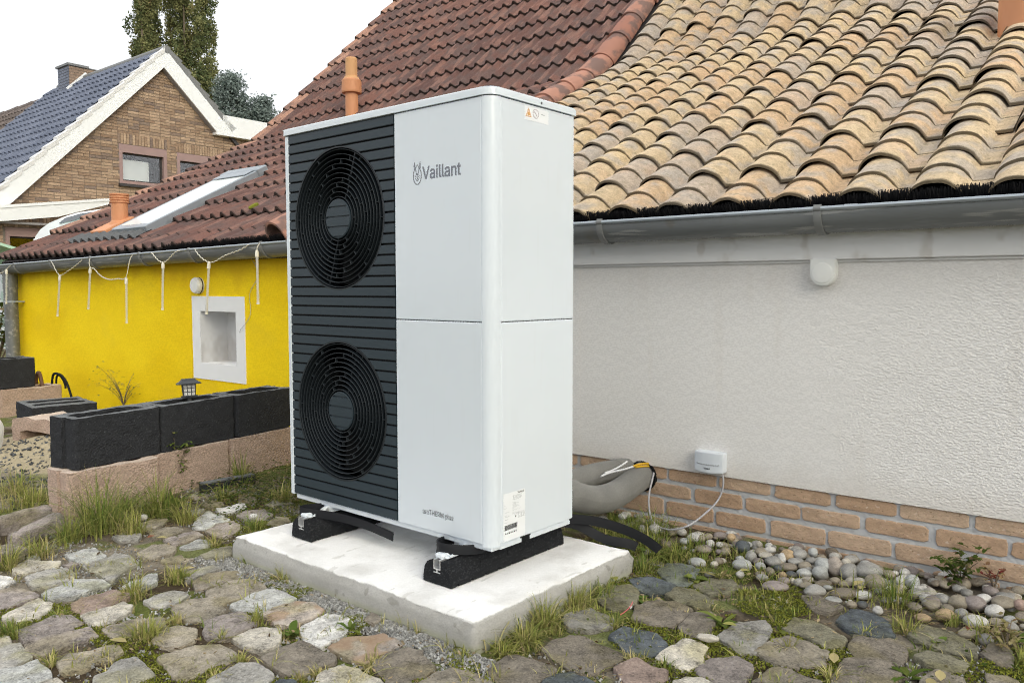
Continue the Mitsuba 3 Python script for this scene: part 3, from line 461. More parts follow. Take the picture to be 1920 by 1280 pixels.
def leaf(L, W_, az, el, curl, base, n=5, lobes=0, notch=0):
    t = np.linspace(0, 1, n + 1); w = W_ * np.sin(PI * t ** .75) ** .8 * .5 + .0004
    if lobes: w = w * (1 - .38 * (np.sin(t * lobes * PI) ** 2))
    zc = L * (t * math.sin(el) - curl * t ** 2); rc = L * t * math.cos(el)
    d = np.array([math.cos(az), math.sin(az)]); s = np.array([-d[1], d[0]])
    mid = np.column_stack([base[0] + d[0] * rc, base[1] + d[1] * rc, base[2] + zc]); P_ = []
    for sgn in (-1, 0, 1):
        q = mid.copy(); q[:, :2] += sgn * w[:, None] * s; q[:, 2] += abs(sgn) * w * .3; P_.append(q)
    return grid(np.array(P_))
def rosette(base, n, L, W_, hue, seed, label, lobes=0, el=(.15, .8), stems=False, cat_='plant', name='weed', group=None, bri=(.8, 1.2)):
    r = np.random.default_rng(seed); t = thing(name, label, cat_, group); b = np.array(base, float); ms, uvs = [], []
    for i in range(n):
        l = L * r.uniform(.6, 1.1); mm = leaf(l, W_ * r.uniform(.75, 1.15), i * 2.4 + r.uniform(-.3, .3), r.uniform(*el), r.uniform(.15, .7), b + r.normal(0, .003, 3), 6, lobes)
        put('leaf', mm, 'mat_leaf', True, (float(np.clip(hue + r.normal(0, .07), 0, 1)), r.uniform(*bri)), t)
    return t
z0 = GZ - .008
rosette((-.817, -1.787, z0), 9, .085, .026, .05, 1, 'green rosette of pointed leaves in a mossy joint left of the slab', el=(.2, .7))
rosette((-.693, -1.663, z0), 8, .075, .016, .12, 2, 'young dandelion with toothed upright leaf beside the white-painted stones', 4, (.4, 1.3))
rosette((.173, -.894, z0), 11, .10, .022, .10, 3, 'plantain rosette of long ribbed leaves between dark cobbles at the centre right', el=(.15, .8))
rosette((-.139, -.89, z0), 14, .075, .013, .10, 4, 'small rosette of narrow leaves near the right edge of the slab', el=(.1, .6))
rosette((.337, -.84, z0), 9, .065, .020, .02, 5, 'low dark green rosette under a yellowing weed between brown cobbles', el=(.05, .4), bri=(.5, .8))
rosette((.715, -.911, z0), 14, .115, .017, .06, 6, 'long-leaved weed at the bottom right with red leaf tips', el=(.1, .6), bri=(.5, .85))
rosette((-.064, -.604, z0), 8, .075, .034, .14, 7, 'pale green broad-leaved seedling before the dark cobbles near the wall', el=(.3, .9))
rosette((.014, -.541, z0), 9, .10, .022, .58, 8, 'withering brown weed with hanging leaves beside the gravel', 3, (.5, 1.3), bri=(.5, .9))
rosette((.516, -.672, z0), 8, .05, .018, .05, 9, 'tiny green weed next to a dark grey cobble near the gravel', el=(.2, .7))
rosette((.74, -.640, z0), 9, .07, .026, .04, 10, 'green weed with pointed leaves on the mossy cobbles at the right', el=(.3, .9))
rosette((.965, -.455, z0), 6, .15, .034, .02, 11, 'broad long leaves reaching in at the right edge of the picture', el=(.15, .6), bri=(.7, 1.0))
rosette((-1.50, -1.75, z0), 6, .08, .018, .20, 12, 'yellowish upright weed with a reddish stem on the grey cobbles', 3, (.7, 1.3))
rosette((-2.372, -1.31, z0), 7, .13, .030, .12, 13, 'upright sorrel-like leaves in the grass before the pink blocks', el=(.9, 1.4))
rosette((-.50, -.47, z0), 9, .10, .026, .03, 14, 'dark green toothed weed at the right corner of the slab', 3, (.2, .9), bri=(.5, .8))
rosette((-.30, -.46, z0), 12, .11, .020, .04, 15, 'leafy weed growing from the pebbles behind the slab', 3, (.2, 1.0), bri=(.5, .9))
def bushy(name, label, base, H, R_, n, L, W_, hue, seed, mat='mat_leaf', stem=.003, cat_='plant', nst=9, bri=(.7, 1.2), lob=3):
    r = np.random.default_rng(seed); t = thing(name, label, cat_); b = np.array(base, float); ls, us = [], []
    tips = []
    for i in range(nst):
        a = r.uniform(0, 2 * PI); q = b + np.array([math.cos(a) * R_ * r.uniform(.3, 1), math.sin(a) * R_ * r.uniform(.3, 1), H * r.uniform(.5, 1)])
        pts = smoothpath([b, b + (q - b) * [.35, .35, .55], q], 7); put('stem', tube(pts, np.linspace(stem, stem * .4, 7), 5), 'mat_bark', True, parent=t); tips.append(pts)
    for i in range(n):
        pts = tips[r.integers(nst)]; q = pts[r.integers(3, 7)] + r.normal(0, R_ * .13, 3)
        for c_ in range(3 if lob else 1):
            mm = leaf(L * r.uniform(.6, 1.1), W_, r.uniform(0, 2 * PI), r.uniform(-.2, .7), r.uniform(.1, .5), q, 4, lob); ls.append(mm)
            us.append(np.tile([float(np.clip(hue + r.normal(0, .09) + (.6 if r.uniform() < (.10 if hue < .3 else 0) else 0), 0, 1)), r.uniform(*bri)], (len(mm.vertices), 1)))
    put('foliage', cat(ls), mat, True, np.vstack(us), t); return t
bushy('herb', 'lacy dark green herb with reddened leaves against the brick plinth', (.70, -.075, z0), .145, .11, 62, .026, .020, .02, 31, bri=(.35, .7))
bushy('herb', 'small plant with crimson leaves at the foot of the brick plinth', (.80, -.055, z0), .115, .05, 14, .022, .018, .80, 32, bri=(.7, 1.1), nst=5)
bushy('herb', 'low plant with dark red leaves at the right edge beyond the cobbles', (.90, -.55, z0), .07, .10, 40, .022, .016, .62, 33, bri=(.4, .8))
bushy('weed', 'tall feathery weed standing in front of the pink blocks', (-2.749, -1.087, z0), .30, .10, 60, .032, .017, .04, 34, bri=(.6, 1.0), nst=7)
bushy('weed', 'dry brown twiggy weed against the foot of the yellow wall', (-5.45, -.07, -.13), .36, .32, 120, .030, .014, .52, 35, bri=(.35, .8), nst=14, lob=0)
bushy('bush', 'green leafy bush at the left edge behind the downpipe', (-8.75, .12, -.1), .95, .5, 420, .10, .045, .10, 36, bri=(.6, 1.1), nst=16, stem=.01, lob=0)
# ground cover in front of the pink blocks
r3 = np.random.default_rng(12); ls, us = [], []
for i in range(2600):
    x, y = -2.28 + r3.normal(0, .28), -.72 + r3.normal(0, .26)
    if x < -2.80 or in_slab(x, y, .03) or y > -.1: continue
    h = r3.uniform(.0, .045); mm = leaf(r3.uniform(.012, .028), .013, r3.uniform(0, 6.28), r3.uniform(-.1, .6), .2, (x, y, GZ + h), 3); ls.append(mm)
    us.append(np.tile([r3.choice([.02, .10, .22, .50, .72], p=[.40, .20, .12, .14, .14]), r3.uniform(.25, .75)], (len(mm.vertices), 1)))
for i in range(900):                                     # small leaves in the joints, denser to the right
    x = r3.uniform(-1.2, 1.2); y = r3.uniform(-1.5, -.25)
    if nfbm(np.array([x * 2.4, y * 2.4, 3.]), 2, 8) < .50 or in_slab(x, y, .02) or shapely.contains_xy(occ.buffer(-.05), x, y): continue
    mm = leaf(r3.uniform(.007, .019), .008, r3.uniform(0, 6.28), r3.uniform(0, .8), .2, (x, y, GZ + r3.uniform(0, .02)), 3); ls.append(mm)
    us.append(np.tile([r3.choice([.02, .14, .28, .55, .78], p=[.3, .2, .16, .22, .12]), r3.uniform(.16, .5)], (len(mm.vertices), 1)))
tag(put('ground_cover', cat(ls), 'mat_leaf', True, np.vstack(us)), 'creeping small-leaved weeds, green and reddish, covering the soil', 'ground cover', kind='stuff')
# fallen leaves
r4 = np.random.default_rng(3); ls, us = [], []
for x, y, h_ in ((-2.02, -1.62, .80), (-1.99, -1.60, .56), (-1.55, -1.73, .6), (-.25, -.83, .40), (.24, -.93, .45), (.80, -.93, .64), (.79, -.985, .64), (.55, -1.0, .62), (-1.1, -2.15, .6), (-.62, -1.45, .6), (.05, -.47, .5), (.42, -.36, .58), (.45, -.35, .6)):
    mm = leaf(r4.uniform(.03, .06), .026, r4.uniform(0, 6.28), .12, .05, (x, y, GZ + .018), 4); ls.append(mm); us.append(np.tile([h_, r4.uniform(.8, 1.2)], (len(mm.vertices), 1)))
tag(put('fallen_leaves', cat(ls), 'mat_leaf', True, np.vstack(us)), 'scattered dry and orange fallen leaves on the paving', 'fallen leaves', kind='stuff')
q = np.column_stack([r4.uniform(-2.9, 1.3, 16000), r4.uniform(-2.7, -.15, 16000), np.zeros(16000)]); q = q[nfbm(q * 2.6 + 3, 3, 6) > .47]; q = q[~in_slab(q[:, 0], q[:, 1])]
q = np.vstack([filt(q, -.02), q[r4.uniform(0, 1, len(q)) < .10] + [0, 0, .012]]); q[:, 2] += GZ - .003 + r4.uniform(0, .006, len(q)); n = len(q); az = r4.uniform(0, 2 * PI, n); L_ = r4.uniform(.003, .011, n); W_ = L_ * r4.uniform(.15, .6, n)
d = np.stack([np.cos(az), np.sin(az), r4.normal(0, .25, n)], -1) * L_[:, None]; s_ = np.stack([-np.sin(az), np.cos(az), r4.normal(0, .25, n)], -1) * W_[:, None]
V = np.stack([q - d, q - s_, q + d, q + s_], 1).reshape(-1, 3); F = (np.array([[0, 1, 2], [0, 2, 3]])[None] + (np.arange(n) * 4)[:, None, None]).reshape(-1, 3)
tag(put('litter', tm(V, F), 'mat_litter', False, np.repeat(np.column_stack([r4.uniform(0, 1, n), r4.uniform(.5, 1.2, n)]), 4, 0)), 'crumbs of dry plant litter lying in the joints of the paving', 'litter', kind='stuff')
t = tube(smoothpath([(.215, -1.02, GZ + .016), (-.1, -1.06, GZ + .02), (-.085, -1.09, GZ + .03)], 8)[:0] if False else smoothpath([(-.085, -1.075, GZ + .014), (-.07, -1.05, GZ + .03), (-.075, -1.015, GZ + .04)], 8), .0014, 5)
scene['mat_pink_string'] = prin((.62, .12, .14), .6); tag(put('string_scrap', t, 'mat_pink_string', True), 'short scrap of pink string lying among the weeds by the slab', 'string')

# ---------------------------------------------------------------- the house
house = thing('house', 'long low house, wall part yellow and part white, under red and sand-coloured tiled roofs', 'house')
def hp(base, mesh, mat, smooth=False, uv=None, parent=None): return put(base, mesh, mat, smooth, uv, parent or house)
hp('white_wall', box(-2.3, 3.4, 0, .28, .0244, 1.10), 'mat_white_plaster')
NA0, NA1, NZ0, NZ1, ND = -4.36, -3.88, .281, .671, .223
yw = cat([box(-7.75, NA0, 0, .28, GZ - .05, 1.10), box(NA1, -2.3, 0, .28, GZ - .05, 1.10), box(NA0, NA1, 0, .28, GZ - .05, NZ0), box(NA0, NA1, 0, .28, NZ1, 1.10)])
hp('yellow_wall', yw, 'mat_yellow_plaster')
nw = hp('window_niche', cat([grid([[[NA0 + .002, 0.0, NZ0], [NA0 + .002, 0.0, NZ1]], [[NA0 + .002, ND, NZ0], [NA0 + .002, ND, NZ1]]]), grid([[[NA1 - .002, 0, NZ0], [NA1 - .002, 0, NZ1]], [[NA1 - .002, ND, NZ0], [NA1 - .002, ND, NZ1]]], True),
     grid([[[NA0, 0, NZ0 + .002], [NA1, 0, NZ0 + .002]], [[NA0, ND, NZ0 + .002], [NA1, ND, NZ0 + .002]]]), grid([[[NA0, 0, NZ1 - .002], [NA1, 0, NZ1 - .002]], [[NA0, ND, NZ1 - .002], [NA1, ND, NZ1 - .002]]], True), box(NA0, NA1, ND, ND + .02, NZ0, NZ1)]), 'mat_niche')
fr = sg.box(-4.462, .163, -3.775, .777).difference(sg.box(NA0 + .004, NZ0 + .004, NA1 - .004, NZ1 - .004))
put('surround', xf(extr(fr, .006), mat4([(1, 0, 0), (0, 0, 1), (0, -1, 0)], (0, 0, 0))), 'mat_white_paint', parent=nw)
put('window_frame', cat([cbox(-4.10, -3.885, ND - .035, ND - .002, NZ0 + .01, NZ0 + .05), cbox(-4.10, -3.885, ND - .035, ND - .002, NZ1 - .05, NZ1 - .01), cbox(-4.10, -4.06, ND - .035, ND - .002, NZ0 + .05, NZ1 - .05), cbox(-3.925, -3.885, ND - .035, ND - .002, NZ0 + .05, NZ1 - .05)]), 'mat_white_paint', parent=nw)
put('window_pane', box(-4.06, -3.925, ND - .018, ND - .012, NZ0 + .05, NZ1 - .05), 'mat_frosted', parent=nw)
pl_ = hp('plinth', box(-2.3, 3.4, .0145, .28, GZ - .1, .0244), 'mat_mortar')
def brick(a0, a1, z0_, z1_, seed):
    n = 28; q = sg.box(a0, z0_, a1, z1_).buffer(-.007).buffer(.007)
    r = shapely.get_coordinates([q.exterior.interpolate(t, normalized=True) for t in np.linspace(0, 1, n, endpoint=False)]); c = r.mean(0)
    r = r + (nfbm(np.column_stack([r * 55, np.full(n, seed * 2.3)]), 3, seed)[:, None] - .5) * .010 * (r - c) / np.linalg.norm(r - c, axis=1, keepdims=True)
    R = np.array([np.column_stack([c[0] + (r[:, 0] - c[0]) * fx, np.full(n, b), c[1] + (r[:, 1] - c[1]) * fz]) for fx, fz, b in ((1, 1, .026), (1, 1, .0125), (.990, .965, .0098), (.97, .90, .0088), (.5, .4, .0085))])
    R = np.concatenate([R, R[:, :1]], 1); m = grid(R); m2 = tm(np.vstack([[c[0], .0085, c[1]], R[-1, :-1]]), [[0, 1 + j, 1 + (j + 1) % n] for j in range(n)])
    m = cat([m, m2]); v = m.vertices.copy(); v[:, 1] += (nfbm(v * 40 + seed, 2, seed) - .5) * .004 * (v[:, 1] < .02); return tm(v, m.faces)
rb = np.random.default_rng(44)
ROWS = [(-.033, .022, -.011), (-.110, -.049, .107), (-.195, -.127, -.027), (-.272, -.212, .10)]
for r_, (zb, zt, a0) in enumerate(ROWS):
    for k_ in range(-6, 9):
        A0, A1 = a0 + .241 * k_ + .008, a0 + .241 * (k_ + 1) - .008
        if A1 < -1.25 or A0 > 1.9: continue
        if rb.uniform() < .10 and r_ == 0: pass
        put('brick', brick(A0 + rb.normal(0, .003), A1 + rb.normal(0, .003), zb + rb.normal(0, .002), zt + (rb.normal(0, .002) if r_ else 0), r_ * 40 + k_), 'mat_brick', 28 if False else True, (rb.uniform(), 0.), pl_)
put('pipe_sleeve', lathe([(0.0, .0), (.062, .0), (.062, .012), (.071, .012), (.071, .0)], 28), 'mat_cavity', True, parent=pl_)
scene[list(scene)[-1]] = mikit.ply(xf(lathe([(0.0, .004), (.064, .004), (.064, .016), (.070, .016), (.070, -.02)], 28), mat4([(1, 0, 0), (0, 0, 1), (0, -1, 0)], (-.618, .012, -.030))), 'mat_cavity')  # near-black disc with a rim, painted shade in place of the open hole
hp('fascia', cat([cbox(-2.95, 3.4, -.024, -.001, .940, 1.10, .003), cbox(-2.95, 3.4, -.010, -.0005, .930, .9395, .002)]), 'mat_fascia')

# roof geometry: lower pitch 28 degrees, from the kink on 44
TH1, TH2 = math.radians(28.0), math.radians(44.2); KB = 2.86; LS = (KB + .09) / math.cos(TH1); Z0 = 1.112
ZK = Z0 + LS * math.sin(TH1)
def RM(a, s, h=0.0, yaw=0.0):
    up = s > LS; th = TH2 if up else TH1; d = np.array([0, math.cos(th), math.sin(th)]); nn = np.array([0, -math.sin(th), math.cos(th)])
    o = np.array([a, KB, ZK]) + d * (s - LS) if up else np.array([a, -.09, Z0]) + d * s
    if s < LS < s + .345:                                  # the course that bridges the kink lies along the chord
        e = np.array([a, KB, ZK]) + np.array([0, math.cos(TH2), math.sin(TH2)]) * (s + .345 - LS); d = (e - o) / np.linalg.norm(e - o); nn = np.array([0, -d[2], d[1]])
    x = np.array([math.cos(yaw), 0, 0]) + d * math.sin(yaw); y = d * math.cos(yaw) - np.array([math.sin(yaw), 0, 0])
    return mat4([x, y, nn], o + nn * h)
RB, RZ = 5.7, ZK + (5.7 - KB) * math.tan(TH2)
def deck(a0, a1):
    pts = [(-.06, Z0 - .03), (KB, ZK - .035), (RB, RZ - .05), (RB, RZ - .30), (KB, ZK - .25), (.05, Z0 - .12)]
    return xf(extr(sg.Polygon(pts), a1 - a0), mat4([(0, 1, 0), (0, 0, 1), (1, 0, 0)], (a0, 0, 0)))
hp('roof_deck', deck(-7.82, 3.4), 'mat_dark_frame')
hp('back_roof', xf(extr(sg.Polygon([(RB, RZ - .02), (11.4, 1.0), (11.2, .9), (RB, RZ - .25)]), 11.3), mat4([(0, 1, 0), (0, 0, 1), (1, 0, 0)], (-7.85, 0, 0))), 'mat_brown_tile', uv=(.5, 0.))
for a_ in (-7.74, 3.2):
    hp('gable_wall', xf(extr(sg.Polygon([(.02, GZ - .1), (.02, Z0 - .12), (KB, ZK - .26), (RB, RZ - .32), (11.0, 1.0), (11.0, GZ - .1)]), .2), mat4([(0, 1, 0), (0, 0, 1), (1, 0, 0)], (a_, 0, 0))), 'mat_yellow_plaster' if a_ < 0 else 'mat_white_plaster')

# sand-coloured tiles: one hump and one pan each, with a false step half way
SW, SLN = .25, .343
def sand_mesh(jit):
    xs = np.r_[.002, np.linspace(.010, .176, 14), .190, .222, .256]; L = SLN + .05
    def h(s, seg):
        q = s / L; hh = .077 - .010 * ((q * 2) % 1 if seg else 0)
        u = np.clip((xs - .093) / .091, -1, 1); y = hh * np.maximum(0, 1 - np.abs(u) ** 2.15) ** .58
        return y + .001 + np.where(xs > .2, .003 * ((xs - .2) / .056), 0)
    ms, uv = [], []
    def patch(rows, e): 
        Pm = np.array(rows); ms.append(grid(Pm, True)); uv.append(np.repeat(np.asarray(e, float), len(xs)))
    def row(s, hh, dz=0.0): return np.column_stack([xs, np.full(len(xs), s), hh + .017 * (1 - s / L) + dz])
    H0, Hm, Hm2 = h(0, 0), h(0, 0) - .011 * (xs < .19), h(0, 0) - .001
    bow = .012 * np.cos((xs - .093) / .092 * 1.2) * (xs < .19)
    mid = SLN * .5
    r0 = row(0, H0); r0[:, 1] -= 0; 
    patch([row(-.002, H0 - .010), r0], [.0, .0])                               # lower edge face
    a1 = row(.012, H0); a2 = row(mid, H0 - .009 * (xs < .19)); a2[:, 1] -= bow * .3
    patch([r0, a1, row(mid * .5, H0 - .004 * (xs < .19)), a2], [.0, .035, .25, .5])
    b0 = row(mid, H0 + .001); b0[:, 1] -= bow * .3; b0[:, 2] += .002 * (xs < .19)
    patch([a2, b0], [.02, .0])                                                  # the false step
    b1 = row(mid + .012, H0 + .001); b2 = row(L, H0 - .007 * (xs < .19)); patch([b0, b1, row(mid * 1.5, H0 - .004 * (xs < .19)), b2], [.0, .05, .25, .5])
    patch([row(L, H0 - .009 - .016), row(-.002, H0 - .010)], [.0, .0])          # underside
    m = cat(ms); v = m.vertices.copy(); v += (nfbm(v * 22 + jit * 11, 2, jit) - .5)[:, None] * np.array([.004, .004, .005]); return tm(v, m.faces), np.concatenate(uv)
SV = [sand_mesh(i) for i in range(7)]
rt = np.random.default_rng(8)
sroof = hp('sand_roof', xf(box(-2.60, 3.4, -.02, .05, -.028, -.004), RM(0, 0)), 'mat_dark_frame'); 
for r_ in range(16):
    for k_ in range(-13, 6):
        a = .577 - .093 + SW * k_ + rt.normal(0, .003); s = r_ * SLN
        if a < -2.70 or len([1 for q in scene if q.startswith(sroof + '__tile')]) >= 300: continue
        m, e = SV[rt.integers(7)]; m = xf(m, RM(a, s, rt.normal(0, .0025), rt.normal(0, .012)))
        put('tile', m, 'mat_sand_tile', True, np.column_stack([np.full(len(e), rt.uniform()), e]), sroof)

# red interlocking tiles, two rolls each
RW, RLN = .2917, .345
def red_mesh(jit):
    xs = np.linspace(0, RW + .006, 25); L = RLN + .05; ph = (xs / (RW / 2)) % 1.0
    H0 = .044 * (.5 + .5 * np.cos(2 * PI * (ph - .28))) ** 1.9 + .007 * np.exp(-((ph - .80) / .06) ** 2)
    ms, uv = [], []
    def row(s, hh): return np.column_stack([xs, np.full(len(xs), s), hh + .032 * (1 - s / L)])
    def patch(rows, e): ms.append(grid(np.array(rows), True)); uv.append(np.repeat(np.asarray(e, float), len(xs)))
    patch([row(-.002, H0 - .024), row(0, H0)], [.0, .0]); patch([row(0, H0), row(.02, H0 + .001), row(L, H0 - .002)], [.03, .12, 1.]); patch([row(L, H0 - .02), row(-.002, H0 - .024)], [0., 0.])
    m = cat(ms); v = m.vertices.copy(); v += (nfbm(v * 20 + jit * 11, 2, jit) - .5)[:, None] * np.array([.003, .003, .004]); return tm(v, m.faces), np.concatenate(uv)
RV = [red_mesh(i) for i in range(6)]
rroof = hp('red_roof', xf(box(-7.84, -2.60, -.02, .05, -.028, -.004), RM(0, 0)), 'mat_dark_frame')
cand = []
rows_s = [0.0, .215]
while rows_s[-1] < LS + (RB - KB) / math.cos(TH2) - .35: rows_s.append(rows_s[-1] + RLN)
for r_, s in enumerate(rows_s):
    for k_ in range(18):
        a = -7.905 + RW * k_ + rt.normal(0, .002); MM = RM(a, s, rt.normal(0, .0018) - (.012 if r_ == 1 else 0), rt.normal(0, .006))
        cand.append((np.linalg.norm(MM[:3, 3] - EYE), MM, k_, r_, rt.integers(6), (.97 if k_ == 0 and rt.uniform() < .8 else rt.uniform() * .9)))
cand.sort(key=lambda q: q[0]); rest, ruv = [], []
for i, (_, MM, k_, r_, vi, tn) in enumerate(cand):
    m, e = RV[vi]; m = xf(m, MM); uv = np.column_stack([np.full(len(e), tn), e])
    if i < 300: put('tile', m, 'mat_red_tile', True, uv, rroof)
    else: rest.append(m); ruv.append(uv)
tag(put('tile_field', cat(rest), 'mat_red_tile', True, np.vstack(ruv), rroof), kind='stuff')
# half-round tiles along the edge between the two roofs
def half_round(r0, r1, L, th=.016):
    a = np.linspace(-.12, PI + .12, 15); ms = []
    def ring(r, s): return np.column_stack([r * np.cos(a), np.full(len(a), s), r * np.sin(a)])
    ms.append(grid(np.array([ring(r0, 0), ring(r0 * .985, L * .5), ring(r1, L)]))); ms.append(grid(np.array([ring(r0 - th, 0), ring(r0, 0)]))); ms.append(grid(np.array([ring(r1 - th, L), ring(r0 - th, 0)])))
    return cat(ms)
for i in range(16):
    s = .07 + i * RLN; put('verge_tile', xf(half_round(.118, .094, RLN + .07), RM(-2.735 + rt.normal(0, .006), s, .012, rt.normal(0, .02))), 'mat_verge_tile', True, (rt.uniform(), 0), rroof)
put('verge_tile', xf(half_round(.115, .095, .36), RM(-3.20, -.02, .055, -.10)), 'mat_verge_tile', True, (.9, 0), rroof)

# skylight, flashing, vent pipes on the red roof
sk = hp('skylight', xf(cat([cbox(-6.05, -6.015, .34, 1.60, .0, .104, .006), cbox(-5.485, -5.45, .34, 1.60, .0, .104, .006), cbox(-6.05, -5.45, .33, .40, .0, .102, .006), cbox(-6.07, -5.43, 1.56, 1.68, .0, .118, .010)]), RM(0, 0)), 'mat_zinc_bead')
put('pane', xf(box(-6.015, -5.485, .40, 1.55, .096, .1015), RM(0, 0)), 'mat_frosted_pane', parent=sk)
M('frosted_pane', (.66, .69, .69), .12, .5)  # pale base colour stands in for sky reflected in the skylight glass
put('hood', xf(cbox(-6.02, -5.48, 1.44, 1.56, .108, .116, .004), RM(0, 0)), 'mat_zinc_bead', parent=sk)
xs = np.linspace(-6.70, -5.42, 90); zz = .062 + .019 * np.cos((xs + 6.7) / .147 * 2 * PI)
put('flashing', xf(cat([grid(np.array([np.column_stack([xs, np.full(90, .205), zz - .012]), np.column_stack([xs, np.full(90, .205), zz])]), True), grid(np.array([np.column_stack([xs, np.full(90, s), zz + .02 * (.5 - s)]) for s in (.205, .36)]), True)]), RM(0, 0)), 'mat_shard', True, (.8, 0.), sk)
vp = hp('vent_pipe', lathe([(.095, -.04), (.100, .02), (.098, .06), (.086, .085), (.074, .10), (.072, .27)], 28, (-6.50, .45, 1.375)), 'mat_terracotta', True)
put('cap', lathe([(.072, .262), (.085, .266), (.085, .280), (.074, .283), (.085, .289), (.085, .303), (.074, .306), (.085, .312), (.085, .326), (.074, .330), (.087, .335), (.087, .350), (.0, .354)], 28, (-6.50, .45, 1.375)), 'mat_terracotta', True, parent=vp)
put('base_tile', xf(rounded(-.15, .15, -.17, .15, -.012, .03, .012), RM(-6.50, .57, .045)), 'mat_terracotta', 40, parent=vp)
vp2 = hp('vent_pipe', lathe([(.072, -.30), (.072, .26), (.108, .262), (.112, .28), (.110, .40), (.094, .415)], 28, (-6.04, 2.90, 2.78)), 'mat_terracotta', True)
put('cap', lathe([(.092, .412), (.080, .44), (.066, .445), (.066, .64), (.058, .655), (.0, .657)], 28, (-6.04, 2.90, 2.78)), 'mat_terracotta_pale', True, parent=vp2)
vp3 = hp('vent_pipe', lathe([(.175, -.12), (.175, .16), (.179, .165), (.179, .26), (.172, .265), (.172, .50)], 40, (.628, 1.98, 2.26)), 'mat_terracotta', True)
put('collar', lathe([(.172, .27), (.176, .275), (.176, .50), (.0, .52)], 40, (.628, 1.98, 2.26)), 'mat_verge_tile', True, (.5, 0), parent=vp3)
put('moss_pad', xf(blob((0, 0, 0), (.028, .055, .016), 2, .3, 3), RM(-4.28, .62, .075)), 'mat_moss', True, (.9, .9), rroof)

# gutters, brackets, bristle guard, downpipe
def gutter(a0, a1, zl, zr):
    ang = np.linspace(math.radians(-8), math.radians(188), 17); R_ = .074
    def ring(a, z, r): return np.column_stack([np.full(17, a), -.090 - r * np.cos(ang), z - .012 - r * np.sin(ang)])
    N = max(2, int((a1 - a0) / .25)); As = np.linspace(a0, a1, N); Zs = zl + (zr - zl) * (As - a0) / (a1 - a0)
    outer = grid(np.array([ring(a, z, R_) for a, z in zip(As, Zs)])); inner = grid(np.array([ring(a, z, R_ - .003) for a, z in zip(As, Zs)]), True)
    ends = []
    for a, z, fl in ((a0, zl, 0), (a1, zr, 1)):
        q = ring(a, z, R_); v = np.vstack([[[a, -.09, z - .012]], q]); f = np.array([[0, 1 + j, 2 + j] for j in range(16)]); ends.append(tm(v, f if fl else f[:, ::-1]))
    g_ = hp('gutter', cat([outer, inner] + ends), 'mat_zinc', True)
    put('bead', tube(np.column_stack([As, np.full(N, -.166), Zs]), .0088, 10), 'mat_zinc_bead', True, parent=g_)
    return g_, (lambda a: zl + (zr - zl) * (a - a0) / (a1 - a0))
def bracket(g_, a, z):
    ang = np.linspace(math.radians(-20), math.radians(170), 15); w = .014; ms = []
    for r in (.0815, .0745):
        ms.append(grid(np.array([np.column_stack([np.full(15, a + s * w), -.090 - r * np.cos(ang), z - .012 - r * np.sin(ang)]) for s in (-1, 1)]), r < .076))
    for s in (-1, 1):
        ms.append(grid(np.array([np.column_stack([np.full(15, a + s * w), -.090 - r * np.cos(ang), z - .012 - r * np.sin(ang)]) for r in (.0745, .0815)]), s < 0))
    ms.append(xf(lathe([(.0, -.013), (.0112, -.013), (.0112, .013), (.0, .013)], 14), mat4([(0, 1, 0), (0, 0, 1), (1, 0, 0)], (a, -.166, z))))
    put('bracket', cat(ms), 'mat_zinc_strap', 30, parent=g_)
gR, zR = gutter(-2.92, 3.4, 1.121, 1.127); gL, zL = gutter(-7.86, -3.055, 1.063, 1.124)
for a in (-.753, .202, 1.16, 2.1, -1.71): bracket(gR, a, zR(a))
for a in (-7.352, -6.542, -5.755, -4.923, -4.204, -3.328): bracket(gL, a, zL(a))
put('joint', tube([(.30, -.166, zR(.3)), (.345, -.166, zR(.345))], .0105, 12), 'mat_zinc_bead', True, parent=gR)
def bristles(a0, a1, n, top, r, zf):
    a = r.uniform(a0, a1, n); z = np.array([zf(x) for x in a]); th = np.abs(r.normal(0, .55, n)).clip(0, 1.5) * r.choice([-1, 1], n); L = top * r.uniform(.75, 1.05, n)
    b0 = np.column_stack([a, np.full(n, -.095), z - .015]); tip = b0 + np.column_stack([r.normal(0, .005, n), np.sin(th) * L, np.cos(th) * L]); s = np.column_stack([np.full(n, .0021), r.normal(0, .0015, n), np.zeros(n)])
    V = np.stack([b0 - s, b0 + s, tip + s * .6, tip - s * .6], 1).reshape(-1, 3); F = (np.array([[0, 1, 2], [0, 2, 3]])[None] + (np.arange(n) * 4)[:, None, None]).reshape(-1, 3); return tm(V, F)
tag(put('bristle_guard', bristles(-2.9, 2.2, 17000, .074, r2, zR), 'mat_black_bristle', parent=gR), kind='stuff')
tag(put('bristle_guard', cat([bristles(-7.8, -4.6, 9000, .05, r2, zL), bristles(-4.6, -3.06, 6000, .078, r2, zL)]), 'mat_black_bristle', parent=gL), kind='stuff')
dp = hp('downpipe', tube([(-7.68, -.090, 1.0), (-7.68, -.090, GZ - .05)], .062, 24), 'mat_zinc', True)
put('socket', tube([(-7.68, -.090, 1.02), (-7.68, -.090, .83)], .0665, 24), 'mat_zinc', True, parent=dp)
put('pipe_clip', cat([tube([(-7.68, -.090, .716), (-7.68, -.090, .700)], .0655, 24), box(-7.62, -7.585, -.085, .01, .700, .716)]), 'mat_zinc_bead', 40, parent=dp)

